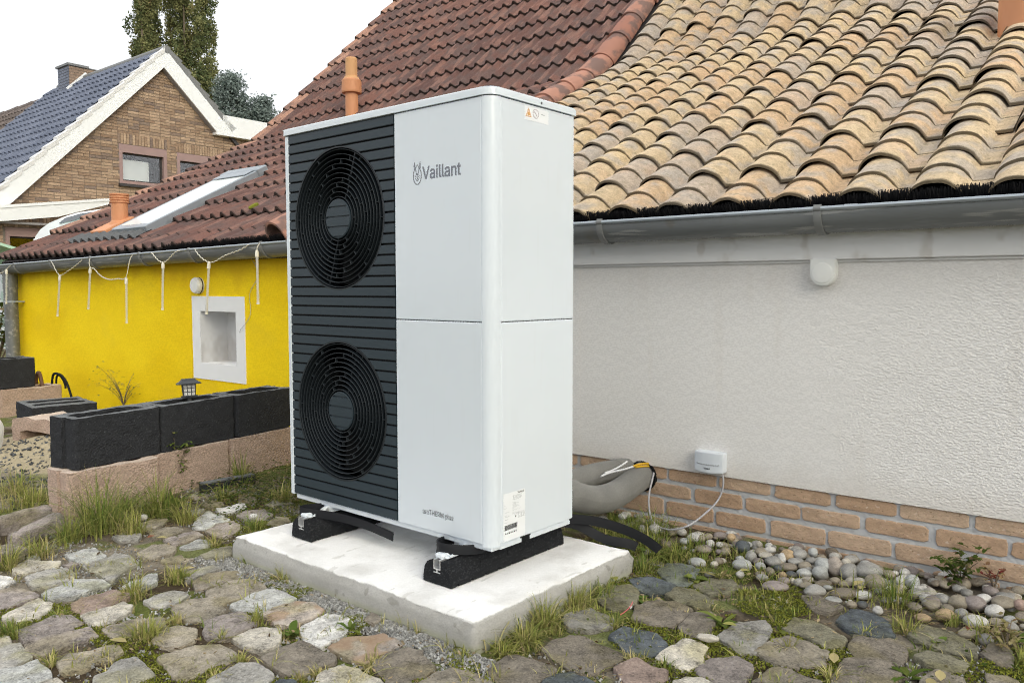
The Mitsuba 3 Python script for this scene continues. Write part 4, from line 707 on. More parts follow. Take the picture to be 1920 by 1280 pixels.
# fittings on the walls
cap = thing('vent_cap', 'small white round vent cap on the yellow wall above the niche', 'vent cap')
MV = mat4([(1, 0, 0), (0, 0, 1), (0, -1, 0)], (-4.35, 0, .856))
put('body', xf(lathe([(.060, -.01), (.060, .038), (.052, .052), (.0, .054)], 32), MV), 'mat_plastic_white', True, parent=cap)
put('slot_ring', xf(lathe([(.0605, .008), (.0615, .010), (.0615, .016), (.0605, .018)], 32), MV), 'mat_dark_frame', True, parent=cap)
bell = thing('alarm_box', 'off-white rounded plastic box hanging under the fascia of the white wall', 'plastic box')
q = sg.box(.137, .886, .2326, .942).union(sg.Point(.1848, .8865).buffer(.0478, 24))
MW = mat4([(1, 0, 0), (0, 0, 1), (0, -1, 0)], (0, .0, 0))
put('body', xf(cat([extr(q, .036), xf(extr(q.buffer(-.003), .004), mat4([(1, 0, 0), (0, 1, 0), (0, 0, 1)], (0, 0, .036)))]), MW), 'mat_plastic_white', parent=bell)
put('disc', xf(lathe([(.040, .0), (.040, .0425), (.036, .044), (.020, .046), (.0, .0465)], 32), mat4([(1, 0, 0), (0, 0, 1), (0, -1, 0)], (.1848, 0, .8885))), 'mat_plastic_white', True, parent=bell)
sens = thing('outdoor_sensor', 'grey-white sensor box fixed low on the white wall with a cable below', 'sensor')
import manifold3d as m3
sb = rounded(-.339, -.206, -.042, .0, .0455, .132, .006, .012); v = sb.vertices.copy(); fx = (v[:, 0] + .2725) / .0665
v[:, 1] -= .010 * (1 - fx ** 2) * (v[:, 1] < -.02); v[:, 2] += -.006 * (1 - fx ** 2) * (v[:, 2] < .08) * ((.08 - v[:, 2]) / .035).clip(0, 1); put('housing', tm(v, sb.faces), 'mat_sensor', 40, parent=sens)
tt = np.linspace(-.325, -.222, 12); ff = (tt + .2725) / .0665
put('groove', tube(np.column_stack([tt, -.0435 - .010 * (1 - ff ** 2), .0835 - .005 * (1 - ff ** 2)]), .0017, 6), 'mat_print_grey', True, parent=sens)
MT = lambda o, s=1.: mat4([(s, 0, 0), (0, 0, s), (0, -s, 0)], o)
put('lettering', xf(meshkit.text_mesh('Vaillant', .0062, .0006, True), MT((-.292, -.0526, .059))), 'mat_print_dark', parent=sens)
put('cable', tube(smoothpath([(-.222, -.018, .048), (-.214, -.02, .002), (-.228, -.02, -.058), (-.255, -.12, -.120), (-.290, -.22, -.156), (-.350, -.23, -.176), (-.415, -.22, -.176), (-.470, -.18, -.160), (-.515, -.12, -.128), (-.547, -.06, -.085), (-.549, -.03, -.03), (-.558, .0, -.005)], 60), .0042, 8), 'mat_cable', True, parent=sens)
tag(put('loose_wire', tube(smoothpath([(-3.59, -.16, 1.072), (-3.614, -.03, 1.013), (-3.603, -.01, .912), (-3.664, -.01, .844), (-3.704, -.01, .775), (-3.693, -.008, .681), (-3.749, -.012, .593), (-3.82, -.014, .539), (-3.86, .02, .50)], 40), .0018, 5), 'mat_cable', True), 'thin loose grey wire hanging from the gutter to the wall niche', 'wire')

# icicle lights along the left gutter
st = thing('light_string', 'string of clear icicle lights hanging from the left gutter', 'light string')
WR = [[(-7.708, .992), (-7.49, 1.022), (-7.426, 1.06)], [(-6.504, 1.075), (-6.375, .992), (-6.297, .951), (-6.215, .963), (-6.054, 1.008), (-5.888, 1.075)], [(-5.733, 1.083), (-5.726, 1.032), (-5.706, 1.006), (-5.67, 1.002), (-5.575, .959), (-5.472, .922), (-5.353, .905), (-5.218, .911), (-5.11, .918), (-5.075, .965), (-5.012, 1.09)],
      [(-4.719, 1.102), (-4.61, 1.049), (-4.529, 1.025), (-4.447, 1.05), (-4.314, 1.106)], [(-4.112, 1.112), (-4.008, 1.048), (-3.922, 1.016), (-3.883, 1.011), (-3.758, 1.042), (-3.592, 1.075), (-3.447, 1.120)], [(-3.321, 1.124), (-3.339, 1.092), (-3.351, 1.064)]]
for w in WR:
    q = np.array(w); q = np.column_stack([q[:, 0], np.full(len(q), -.185), q[:, 1]]); q[[0, -1], 1] = -.172
    p_ = smoothpath(q, 8 * len(q)); p_[:, 2] += .004 * np.sin(np.arange(len(p_)) * 1.9); put('wire', tube(p_, .0031, 6), 'mat_string_white', True, parent=st)
for (a0, z0_), (a1, z1_) in [((-6.301, .951), (-6.379, .591)), ((-5.71, 1.006), (-5.773, .662)), ((-5.099, .918), (-5.113, .562)), ((-7.49, 1.022), (-7.533, .689)), ((-4.529, 1.027), (-4.558, .675)), ((-3.909, 1.018), (-3.961, .655)), ((-3.343, 1.08), (-3.341, .73))]:
    d = np.array([a1 - a0, 0, z1_ - z0_]); o = np.array([a0, -.185, z0_]); t_ = put('light_tube', tube([o + d * .12, o + d * .985], .0082, 10), 'mat_tube_clear', True, parent=st)
    put('plug', tube([o + d * .0, o + d * .05, o + d * .13], [.007, .0125, .0125], 10), 'mat_string_white', True, parent=t_); put('end_cap', tube([o + d * .965, o + d], .0105, 10), 'mat_string_white', True, parent=t_)

# ---------------------------------------------------------------- concrete slab and heat pump
def U(m): return xf(m, MU)
import shapely.ops
sl = man(box(SL[0], SL[1], SL[2], SL[3], GZ - .06, SL[4])).refine_to_length(.018); sl = unman(sl); v = sl.vertices.copy()
ed = np.minimum.reduce([v[:, 0] - SL[0], SL[1] - v[:, 0], v[:, 1] - SL[2], SL[3] - v[:, 1]])
nz = nfbm(v * 9, 4, 2) - .5; n2 = nfbm(v * 38, 3, 3) - .5
top = v[:, 2] > SL[4] - .001; v[:, 2] += np.where(top, .006 * nz + .003 * n2 - .013 * np.exp(-ed / .012) * (.5 + 1.4 * np.clip(nz + .3, 0, 1)), 0)
out = np.column_stack([np.where(v[:, 0] < SL[0] + 1e-4, -1, 0) + np.where(v[:, 0] > SL[1] - 1e-4, 1, 0), np.where(v[:, 1] < SL[2] + 1e-4, -1, 0) + np.where(v[:, 1] > SL[3] - 1e-4, 1, 0)])
v[:, :2] += out * (.012 * nz + .006 * n2)[:, None] - out * (.010 * (v[:, 2] > SL[4] - .02))[:, None]
k = put('concrete_slab', U(tm(v, sl.faces)), 'mat_slab', 50); tag(k, 'thick concrete slab with white painted top under the heat pump', 'concrete slab')

hpump = thing('heat_pump', 'tall white outdoor heat pump with two fans behind a dark slatted grille', 'heat pump')
def up(base, m, mat, smooth=False, uv=None, parent=None): return put(base, U(m), mat, smooth, uv, parent or hpump)
W, D, H = 1.10, .4413, 1.433; XB, XR, YR, SH = .6477, 1.0589, .0445, .7217
GAP = .0022
# inner carcass, so that the seams read dark
cx = sg.box(.004, .004, W - .004, D - .004).difference(sg.box(W - .046, 0, W, .046)).union(sg.Point(W - .046, .046).buffer(.038, 24)).difference(sg.box(.02, -.01, XB + .002, .19))
up('carcass', xf(extr(cx, H - .006), mat4([(1, 0, 0), (0, 1, 0), (0, 0, 1)], (0, 0, .003))), 'mat_seam')
up('front_panel', cbox(XB + GAP, XR - GAP, 0, .02, SH + GAP * .8, H - GAP, .0022), 'mat_white_coat')
up('front_panel', cbox(XB + GAP, XR - GAP, 0, .02, 0, SH - GAP * .8, .0022), 'mat_white_coat')
up('side_panel', cbox(W - .02, W, YR + GAP, D - .003, SH + GAP * .8, H - GAP, .0022), 'mat_white_coat')
up('side_panel', cbox(W - .02, W, YR + GAP, D - .003, 0, SH - GAP * .8, .0022), 'mat_white_coat')
r_ = .040; a = np.linspace(-PI / 2, 0, 14); arc = np.column_stack([W - r_ + r_ * np.cos(a), r_ + r_ * np.sin(a)])
outl = np.vstack([[[XR + .0004, .0]], arc, [[W, YR - .0006]]]); inn = outl[::-1] + np.array([-.006, .008])
up('corner_post', xf(extr(sg.Polygon(np.vstack([outl, inn])).buffer(0), H + .006), mat4([(1, 0, 0), (0, 1, 0), (0, 0, 1)], (0, 0, -.008))), 'mat_white_coat', 35)
up('left_panel', cbox(0, .0225, 0.0, D, -.004, H - GAP, .003), 'mat_white_coat')
up('back_panel', cbox(.0225, W - .02, D - .02, D, 0, H, .003), 'mat_white_coat')
# lid
def rrect(x0, x1, y0, y1, rn): 
    p = sg.box(x0, y0, x1, y1); c = sg.Point(x1 - rn, y0 + rn).buffer(rn, 20); sq = sg.box(x1 - rn, y0, x1, y0 + rn); return p.difference(sq).union(c).buffer(.0001)
L0 = rrect(-.006, W + .006, -.006, D + .006, .046)
def stack(polys_z, mats=None):
    n = 160; rings = []
    for p, z in polys_z:
        e = p.exterior; rings.append(np.column_stack([shapely.get_coordinates([e.interpolate(t, normalized=True) for t in np.linspace(0, 1, n, endpoint=False)]), np.full(n, z)]))
    # rings share their parametrisation: start each at the point nearest to the first ring's start
    R = [rings[0]]
    for q in rings[1:]:
        k_ = np.argmin(((q[:, :2] - R[0][0, :2]) ** 2).sum(1)); R.append(np.roll(q, -k_, 0))
    R = np.array(R); R = np.concatenate([R, R[:, :1]], 1); m = grid(R, True); c = np.array([W / 2, D / 2, polys_z[-1][1]])
    top_ = tm(np.vstack([c, R[-1, :-1]]), [[0, 1 + j, 1 + (j + 1) % n] for j in range(n)]); m.merge_vertices()
    if polys_z[0][0].exterior.is_ccw: return cat([m, top_])
    m.invert(); top_.invert(); return cat([m, top_])
up('lid', stack([(L0.buffer(-.012), H + .0005), (L0, H + .0005), (L0, H + .019), (L0.buffer(-.0015), H + .0235), (L0.buffer(-.006), H + .0262), (L0.buffer(-.016), H + .028)]), 'mat_white_coat', 25)
up('lid_seam', stack([(L0.buffer(-.009), H - .0025), (L0.buffer(-.009), H + .001)]), 'mat_seam')
up('base_tray', cat([cbox(.02, W - .012, .012, D - .004, -.022, -.0015, .003), cbox(W - .045, W - .009, .05, .16, -.0225, -.009, .001), cbox(W - .045, W - .009, .205, D - .006, -.0225, -.009, .001)]), 'mat_white_coat')
up('tray_notch', cbox(W - .05, W - .0105, .155, .21, -.0205, -.002, .001), 'mat_cavity')
up('screw', xf(lathe([(0, .0), (.004, .0), (.004, .002), (0, .0025)], 10), mat4([(0, 1, 0), (0, 0, 1), (1, 0, 0)], (W + .006, .245, H + .010))), 'mat_seam')

# grille: slats across the dark panel, cut round the two fans
FX, FR = .3294, .2655; FZ = (1.0905, .3655)
gr = up('grille', cat([box(.0235, XB - .001, .030, .036, 0.003, H - .003)]), 'mat_cavity')
gp = scene.pop(gr)
fanhole = [sg.Point(FX, z).buffer(FR, 64) for z in FZ]; holes = shapely.union_all(fanhole)
back = sg.box(.0235, .003, XB - .001, H - .003).difference(shapely.union_all([sg.Point(FX, z).buffer(FR - .004, 64) for z in FZ]))
MF = mat4([(1, 0, 0), (0, 0, 1), (0, -1, 0)], (0, .0, 0))
def front(poly, depth, y0): return xf(extr(poly, depth), mat4([(1, 0, 0), (0, 0, 1), (0, -1, 0)], (0, y0 + depth, 0)))
scene[gr] = mikit.ply(U(front(back, .012, .009)), 'mat_cavity')
edges = []
for zb, zt in ((SH + .004, H - .001), (-.0005, SH + .004)):
    n_ = 19; edges += [(zb + (zt - zb) * i / n_, zb + (zt - zb) * (i + 1) / n_) for i in range(n_)]
for zb, zt in edges:
    q = sg.box(.0235, zb + .0034, XB - .0006, zt - .0034).difference(holes)
    if q.is_empty: continue
    for q in getattr(q, 'geoms', [q]):
        put('slat', U(cat([front(q, .010, .0015), front(q.buffer(-.0016, join_style=2), .0018, .0)])), 'mat_anthracite', False, None, gr)
for z in FZ:
    fg = put('fan_guard', U(xf(cat([lathe([(FR + .0005, .004), (FR - .004, .004), (FR - .005, -.060), (FR + .001, -.060)], 96)]), mat4([(1, 0, 0), (0, 0, 1), (0, -1, 0)], (FX, .004, z)))), 'mat_guard', True, None, hpump)
    radii = np.linspace(.082, .2555, 11); c = (FX, .0, z)
    for i, r in enumerate(radii):
        put('ring', U(xf(lathe([(r - .0011, -.018), (r - .0012, -.001), (r, .0), (r + .0012, -.001), (r + .0011, -.018)], 88), mat4([(1, 0, 0), (0, 0, 1), (0, -1, 0)], (FX, .002, z)))), 'mat_guard', True, None, fg)
    rr = np.random.default_rng(3); sp = []
    for i in range(10):
        for k_ in range(6):
            an = 2 * PI * (k_ + .16 * i + (.5 if i % 2 else 0)) / 6 + .12 * i; r0_, r1_ = radii[i] + .0015, radii[i + 1] - .0015
            b = cbox(r0_, r1_, -.0009, .0009, -.013, -.0015, .0003); sp.append(rz(b, an))
    for k_ in range(6): sp.append(rz(cbox(.06, FR - .002, -.004, .004, -.036, -.020, .001), 2 * PI * k_ / 6 + .2))
    put('spokes', U(xf(cat(sp), mat4([(1, 0, 0), (0, 0, 1), (0, -1, 0)], (FX, .002, z)))), 'mat_guard', False, None, fg)
    hub = sg.Point(FX, z).buffer(.072, 48)
    put('hub', U(cat([front(hub, .006, .006), xf(lathe([(.0725, -.022), (.0735, .0), (.0705, .001)], 48), mat4([(1, 0, 0), (0, 0, 1), (0, -1, 0)], (FX, .002, z)))])), 'mat_anthracite', 35, None, fg)
    for zb, zt in edges:
        q = sg.box(0, zb + .0034, 1, zt - .0034).intersection(sg.Point(FX, z).buffer(.0695, 48))
        if not q.is_empty: put('hub_slat', U(front(q, .006, .0008)), 'mat_anthracite', False, None, fg)
    bl = []
    for k_ in range(3):                                   # fan blades, at rest
        rr_, aa = np.meshgrid(np.linspace(.05, .25, 8), np.linspace(0, 1, 8), indexing='ij'); th = 2 * PI * k_ / 3 + aa * 1.15 + (rr_ - .05) * 1.2
        Pb = np.stack([rr_ * np.cos(th), rr_ * np.sin(th), -.075 - .05 * aa], -1); bl += [grid(Pb), grid(Pb - [0, 0, .003], True)]
    bl.append(lathe([(.0, -.06), (.055, -.065), (.055, -.14)], 24))
    put('fan', U(xf(cat(bl), mat4([(1, 0, 0), (0, 0, 1), (0, -1, 0)], (FX, .0, z)))), 'mat_cavity', True, None, hpump)
up('fan_chamber', cat([box(.0225, XB + .001, .185, .19, .003, H - .003), box(.0225, .026, .03, .185, .003, H - .003), box(XB - .003, XB + .001, .03, .185, .003, H - .003), box(.026, XB - .003, .03, .185, .003, .006), box(.026, XB - .003, .03, .185, H - .006, H - .003)]), 'mat_cavity')

# lettering, emblem, labels
def ftext(t, h, x, z, bold, w=None):
    m = meshkit.text_mesh(t, h, .0012, bold); b = m.bounds
    s = w / (b[1][0] - b[0][0]) if w else 1.
    v = m.vertices.copy(); v[:, 0] = (v[:, 0] - b[0][0]) * s; return xf(tm(v, m.faces), mat4([(1, 0, 0), (0, 0, 1), (0, -1, 0)], (x, .0005, z)))
up('lettering', ftext('Vaillant', .0400, .7905, 1.1960, True, .1785), 'mat_chrome')
def stroke(pts, w): return sg.LineString(pts).buffer(w / 2, cap_style=1)
def oval(cx_, cz, a_, b_, t0, t1): t = np.linspace(t0, t1, 40); return list(zip(cx_ + a_ * np.cos(t), cz + b_ * np.sin(t)))
E0, E1 = .7655, 1.2115
em = [stroke(oval(E0, E1 - .002, .0195, .0290, math.radians(112), math.radians(428)), .0036), stroke([(E0 - .006, E1 + .012), (E0 - .0115, E1 + .030), (E0 - .014, E1 + .043)], .0030), stroke([(E0 - .0135, E1 + .043), (E0 - .0165, E1 + .030), (E0 - .0125, E1 + .018)], .0024),
      stroke([(E0 + .006, E1 + .012), (E0 + .0115, E1 + .030), (E0 + .014, E1 + .043)], .0030), stroke([(E0 + .0135, E1 + .043), (E0 + .0165, E1 + .030), (E0 + .0125, E1 + .018)], .0024), stroke(oval(E0, E1 + .017, .0068, .017, .5, PI - .5), .0026),
      sg.Polygon([(E0 - .008, E1 + .012), (E0, E1 + .004), (E0 + .008, E1 + .012), (E0 + .004, E1 - .001), (E0, E1 + .001), (E0 - .004, E1 - .001)]), stroke([(E0, E1 + .004), (E0, E1 - .014)], .0026), stroke([(E0 - .009, E1 - .001), (E0 - .006, E1 - .006)], .0028), stroke([(E0 + .009, E1 - .001), (E0 + .006, E1 - .006)], .0028),
      stroke([(E0 - .010, E1 - .010), (E0 - .005, E1 - .016), (E0, E1 - .020), (E0 + .005, E1 - .016), (E0 + .010, E1 - .010)], .0024)]
up('emblem', front(shapely.union_all(em), .0012, -.0007), 'mat_chrome')
up('lettering', ftext('aroTHERM plus', .0178, .7795, .0545, False, .147), 'mat_print_dark')
def side(poly, x=W): return xf(extr(poly, .0006), mat4([(0, 1, 0), (0, 0, 1), (1, 0, 0)], (x + .0002, 0, 0)))
ty, tz = .055, .006
rp = up('rating_plate', side(sg.box(ty, .004, .166, .1615)), 'mat_paper')
rr = np.random.default_rng(6); bars = []
for z in np.arange(.135, .150, .0042): bars.append(sg.box(.102, z, .155 - rr.uniform(0, .02), z + .0009))
for z in np.arange(.082, .132, .0036): bars += [sg.box(.100, z, .112 + rr.uniform(0, .03), z + .0008)] if rr.uniform() < .8 else []
for z in np.arange(.055, .14, .0048):
    if rr.uniform() < .55: bars.append(sg.box(.060, z, .066 + rr.uniform(0, .022), z + .0008))
for z in np.arange(.070, .090, .0036): bars += [sg.box(.128 + d, z, .137 + d, z + .0008) for d in (0, .014, .026)]
put('print_lines', U(side(shapely.union_all(bars), W + .0006)), 'mat_print_grey', parent=rp)
x_ = .061; bc = []
while x_ < .122: w_ = rr.uniform(.0006, .0022); bc.append(sg.box(x_, .0395, x_ + w_, .056)); x_ += w_ + rr.uniform(.0005, .0016)
put('barcode', U(side(shapely.union_all(bc + [sg.Point(.1165, .078).buffer(.003), sg.Point(.066, .0285).buffer(.003)] + [sg.box(.074 + .0085 * i, .026, .0785 + .0085 * i, .031) for i in range(6)]), W + .0006)), 'mat_print_dark', parent=rp)
tx = meshkit.text_mesh('Vaillant', .0065, .0004, True); put('lettering', U(xf(tx, mat4([(0, 1, 0), (0, 0, 1), (1, 0, 0)], (W + .0007, .128, .1525)))), 'mat_print_dark', parent=rp)
ws = up('warning_label', side(sg.box(.1655, 1.381, .288, 1.4215).buffer(.002)), 'mat_paper')
tri = sg.Polygon([(.168, 1.3905), (.199, 1.3905), (.1835, 1.419)]); put('triangle', U(side(tri.difference(tri.buffer(-.0024)), W + .0006)), 'mat_print_orange', parent=ws)
fl = sg.Polygon([(.1785, 1.395), (.1885, 1.395), (.1905, 1.400), (.186, 1.404), (.1845, 1.411), (.181, 1.404), (.1775, 1.400)]); put('flame', U(side(fl, W + .0006)), 'mat_print_orange', parent=ws)
ci = sg.Point(.221, 1.4045).buffer(.0152, 32); put('ring_sign', U(side(ci.difference(ci.buffer(-.0018)).union(stroke([(.214, 1.411), (.2225, 1.4035)], .0022)).union(stroke([(.2225, 1.4035), (.226, 1.398)], .003)), W + .0006)), 'mat_print_mauve', parent=ws)
put('print_line', U(side(sg.box(.249, 1.4065, .272, 1.4085), W + .0006)), 'mat_print_grey', parent=ws)

# rubber mounting feet with aluminium rails, brackets and carrying straps
def foot(x0, x1, side_word):
    y0, y1, z0_ = -.104, .496, SL[4] + .003; xc = (x0 + x1) / 2; hw = (x1 - x0) / 2; Hf = .077
    prof = sg.Polygon([(-hw, 0), (hw, 0), (hw, .018), (hw * .86, .050), (hw * .66, .068), (hw * .42, Hf), (.0165, Hf), (.0165, .048), (-.0165, .048), (-.0165, Hf), (-hw * .42, Hf), (-hw * .70, .068), (-hw * .90, .050), (-hw, .018)])
    b = extr(prof, y1 - y0); b = xf(b, mat4([(1, 0, 0), (0, 0, 1), (0, -1, 0)], (xc, y1, z0_))); mm = man(b)
    for k_ in range(9):
        yy = y0 + .03 + k_ * .0675; mm = mm - man(box(x0 - .01, x1 + .01, yy - .005, yy + .005, z0_ - .01, z0_ + .007))
    for k_ in range(4):
        yy = y0 + .085 + k_ * .14
        for sx in (-1, 1):
            c = m3.Manifold.batch_hull([m3.Manifold.cube((.02, .08, .03), True).translate((xc + sx * (hw + .004), yy + .02, z0_ + .050)), m3.Manifold.cube((.02, .10, .004), True).translate((xc + sx * (hw * .62 + .012), yy + .02, z0_ + .077))]); mm = mm - c
    t_ = thing('rubber_foot', f'black rubber mounting foot under the {side_word} end of the heat pump', 'rubber foot', 'rubber feet under the heat pump')
    put('block', U(unman(mm)), 'mat_rubber', parent=t_)
    rp_ = sg.box(-.0155, .0485, .0155, .0815).difference(sg.box(-.0125, .0515, .0125, .09)).union(sg.box(-.0155, .0785, -.008, .0815)).union(sg.box(.008, .0785, .0155, .0815)).union(sg.box(-.0025, .040, .0025, .0485)).union(sg.box(-.015, .0375, .015, .0405))
    put('rail', U(xf(extr(rp_, y1 - y0 - .002), mat4([(1, 0, 0), (0, 0, 1), (0, -1, 0)], (xc, y1 - .003, z0_)))), 'mat_alu', parent=t_)
    return xc, z0_
feet = [foot(.889, 1.018, 'right'), foot(.154, .276, 'left')]
for i, (xc, z0_) in enumerate(feet):
    zt = z0_ + .081
    br = up('mounting_bracket', cat([xf(extr(sg.Polygon([(-.078, zt + .001), (-.012, zt + .030), (.14, zt + .030), (.14, zt + .001)]), .003), mat4([(0, 1, 0), (0, 0, 1), (1, 0, 0)], (xc + .021, 0, 0))), cbox(xc - .024, xc + .024, -.082, .14, zt + .0005, zt + .0035, .001), cbox(xc - .022, xc + .024, .02, .14, zt + .0035, -.0225, .001)]), 'mat_white_coat')
    put('bolt', U(cat([xf(lathe([(0, 0), (.009, 0), (.009, .006), (.0, .0065)], 6), mat4([(0, 1, 0), (0, 0, 1), (1, 0, 0)], (xc + .0245, -.004, zt + .016))), lathe([(.012, 0), (.012, .002), (.007, .003), (.007, .010), (0, .0105)], 12, (xc, -.060, zt + .0036))])), 'mat_alu', 30, parent=br)
    put('clip', U(rounded(xc - .022, xc + .016, -.094, -.055, zt - .001, zt + .016, .007, .006)), 'mat_white_coat', 40, parent=br)
def ribbon(pts, w, th=.0035, n=40, wdir=None):
    p = smoothpath(pts, n); t = np.gradient(p, axis=0); t /= np.linalg.norm(t, axis=1, keepdims=True)
    wd = np.tile(np.array(wdir if wdir is not None else [0, 0, 1.], float), (n, 1)); wd = wd - t * (wd * t).sum(1, keepdims=True); wd /= np.linalg.norm(wd, axis=1, keepdims=True); nn = np.cross(t, wd)
    R = np.array([p + wd * w / 2 + nn * th / 2, p - wd * w / 2 + nn * th / 2, p - wd * w / 2 - nn * th / 2, p + wd * w / 2 - nn * th / 2, p + wd * w / 2 + nn * th / 2]); m = grid(R)
    e = [tm(R[:4, k_], [[0, 1, 2], [0, 2, 3]] if k_ == 0 else [[0, 2, 1], [0, 3, 2]]) for k_ in (0, n - 1)]; return cat([m] + e)
zs = SL[4]
s1 = put('carrying_strap', U(ribbon([(.200, .10, -.030), (.182, -.02, -.028), (.196, -.092, -.022), (.232, -.060, -.032), (.327, -.005, -.044), (.429, .018, -.054), (.527, .02, -.062), (.600, .02, -.070)], .032, .004, 60)), 'mat_strap', True); tag(s1, 'black webbing strap hanging from the left foot across the slab', 'strap')
s2 = put('carrying_strap', U(cat([ribbon([(1.02, .05, -.028), (.985, -.040, -.022), (.945, -.074, -.016), (.900, -.050, -.020), (.880, .05, -.030)], .032, .004, 40), ribbon([(.905, -.055, -.030), (.895, -.03, -.045), (.90, .02, -.050)], .03, .004, 16)])), 'mat_strap', True); tag(s2, 'black webbing strap looped over the front of the right foot', 'strap')
s3 = put('carrying_strap', U(cat([ribbon([(1.02, .44, -.04), (1.03, .52, -.05), (1.07, .60, -.095), (1.12, .63, -.122), (1.17, .66, -.13), (1.21, .70, -.15)], .036, .004, 50, (0, .3, 1)), ribbon([(1.00, .45, -.035), (1.06, .56, -.040), (1.15, .66, -.075), (1.235, .72, -.12), (1.28, .75, -.16)], .036, .004, 50)])), 'mat_strap', True); tag(s3, 'black webbing strap trailing from the rear right corner towards the wall', 'strap')

# insulated pipes from the back of the unit to the wall
p1 = thing('insulated_pipe', 'grey foam-insulated pipe, lower of the two, bending into the brick plinth', 'insulated pipe', 'insulated pipes behind the heat pump')
q = smoothpath([(-.545, -.78, .052), (-.552, -.68, .028), (-.572, -.55, -.017), (-.582, -.40, -.050), (-.598, -.22, -.054), (-.616, -.03, -.034), (-.622, .03, -.030)], 44)
put('foam_sleeve', tube(q, .059, 26), 'mat_foam', True, parent=p1); put('end_sleeve', tube(q[1:7], .0625, 26), 'mat_foam', True, parent=p1)
p2 = thing('insulated_pipe', 'grey foam-insulated pipe, upper of the two, ending at the white wall', 'insulated pipe', 'insulated pipes behind the heat pump')
q = smoothpath([(-.64, -.80, .085), (-.662, -.62, .042), (-.700, -.45, .018), (-.706, -.30, .014), (-.700, -.14, .006), (-.695, -.012, -.006)], 40)
put('foam_sleeve', tube(q, .049, 26), 'mat_foam', True, parent=p2); put('end_collar', tube(q[-6:-2], .0515, 26), 'mat_foam', True, parent=p2)
c1 = thing('wall_cable', 'white and yellow cables lying over the insulated pipes into the wall hole', 'cable')
put('white_cable', tube(smoothpath([(-.625, -.34, .030), (-.615, -.26, .036), (-.612, -.17, .032), (-.608, -.07, .032), (-.592, .02, .022)], 24), .0042, 7), 'mat_cable_white', True, parent=c1)
put('white_cable', tube(smoothpath([(-.632, -.30, .036), (-.622, -.22, .044), (-.616, -.14, .062)], 16), .0038, 7), 'mat_cable_white', True, parent=c1)
put('yellow_cable', tube(smoothpath([(-.609, -.10, .033), (-.598, -.04, .036), (-.582, .02, .028)], 12), [.005] * 12, 7), 'mat_cable_yellow', True, parent=c1)
put('yellow_cable', tube(smoothpath([(-.604, -.085, .028), (-.592, -.03, .024), (-.576, .02, .018)], 12), [.005] * 12, 7), 'mat_cable_yellow', True, parent=c1)

# ---------------------------------------------------------------- planter blocks
def trough(L, Wd, Hh, wall, depth, seed, corner=.02, notch=True):
    """local frame: x along the row, y away from the front face, z up"""
    q = sg.box(0, 0, L, Wd).buffer(-corner, join_style=1).buffer(corner)
    if notch: q = q.difference(sg.Point(0, Wd * .42).buffer(.016, 12)).difference(sg.Point(L, Wd * .42).buffer(.016, 12))
    b = man(extr(q, Hh)); iq = sg.box(wall * 1.3, wall, L - wall * 1.3, Wd - wall).buffer(-.03).buffer(.03)
    if depth > 0: b = b - man(xf(extr(iq, depth + .1), mat4([(1, 0, 0), (0, 1, 0), (0, 0, 1)], (0, 0, Hh - depth))))
    m = unman(b.refine_to_length(.016)); v = m.vertices.copy(); nz = nfbm(v * 24 + seed * 5, 3, seed)[:, None] - .5; v += nz * .009 * np.sign(v - v.mean(0)) * np.array([1, 1, .8])
    edge = (v[:, 2] > Hh - .012); v[:, 2] -= edge * .008 * nfbm(v[:, [0, 1, 1]] * 18 + seed, 2, 5); return tm(v, m.faces)
def row_frame(o, ang): c, s = math.cos(ang), math.sin(ang); return mat4([(-s, c, 0), (-c, -s, 0), (0, 0, 1)], o)
A1 = math.radians(3.0); A2 = math.radians(10.0)
for i, lab in enumerate(('pinkish concrete block under the frontmost black planter', 'pinkish concrete block in the middle of the row by the yellow wall', 'pinkish concrete block at the wall end of the row, beside the heat pump')):
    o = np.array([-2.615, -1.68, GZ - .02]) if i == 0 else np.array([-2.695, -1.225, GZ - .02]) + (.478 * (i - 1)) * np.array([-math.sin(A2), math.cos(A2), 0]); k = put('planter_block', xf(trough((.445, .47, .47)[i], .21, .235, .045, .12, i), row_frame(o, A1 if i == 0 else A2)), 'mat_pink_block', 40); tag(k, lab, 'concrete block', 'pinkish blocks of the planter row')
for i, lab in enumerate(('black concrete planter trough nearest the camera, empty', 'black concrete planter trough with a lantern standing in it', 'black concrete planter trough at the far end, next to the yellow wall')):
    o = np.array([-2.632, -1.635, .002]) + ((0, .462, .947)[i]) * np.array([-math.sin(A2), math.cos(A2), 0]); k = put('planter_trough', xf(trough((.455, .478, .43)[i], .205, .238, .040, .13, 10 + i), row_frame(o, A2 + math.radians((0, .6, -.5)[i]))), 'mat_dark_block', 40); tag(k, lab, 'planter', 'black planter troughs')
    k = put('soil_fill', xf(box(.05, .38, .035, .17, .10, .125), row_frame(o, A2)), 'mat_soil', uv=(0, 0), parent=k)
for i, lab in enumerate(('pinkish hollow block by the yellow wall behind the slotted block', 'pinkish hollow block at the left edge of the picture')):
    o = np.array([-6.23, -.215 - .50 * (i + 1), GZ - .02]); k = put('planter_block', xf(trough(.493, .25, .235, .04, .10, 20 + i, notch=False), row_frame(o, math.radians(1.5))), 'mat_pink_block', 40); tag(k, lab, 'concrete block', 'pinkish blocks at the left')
k = put('planter_trough', xf(trough(.50, .25, .25, .04, .12, 30, notch=False), row_frame((-6.27, -.915, .002), math.radians(1.5))), 'mat_dark_block', 40); tag(k, 'black concrete trough stacked at the left edge before the downpipe', 'planter')
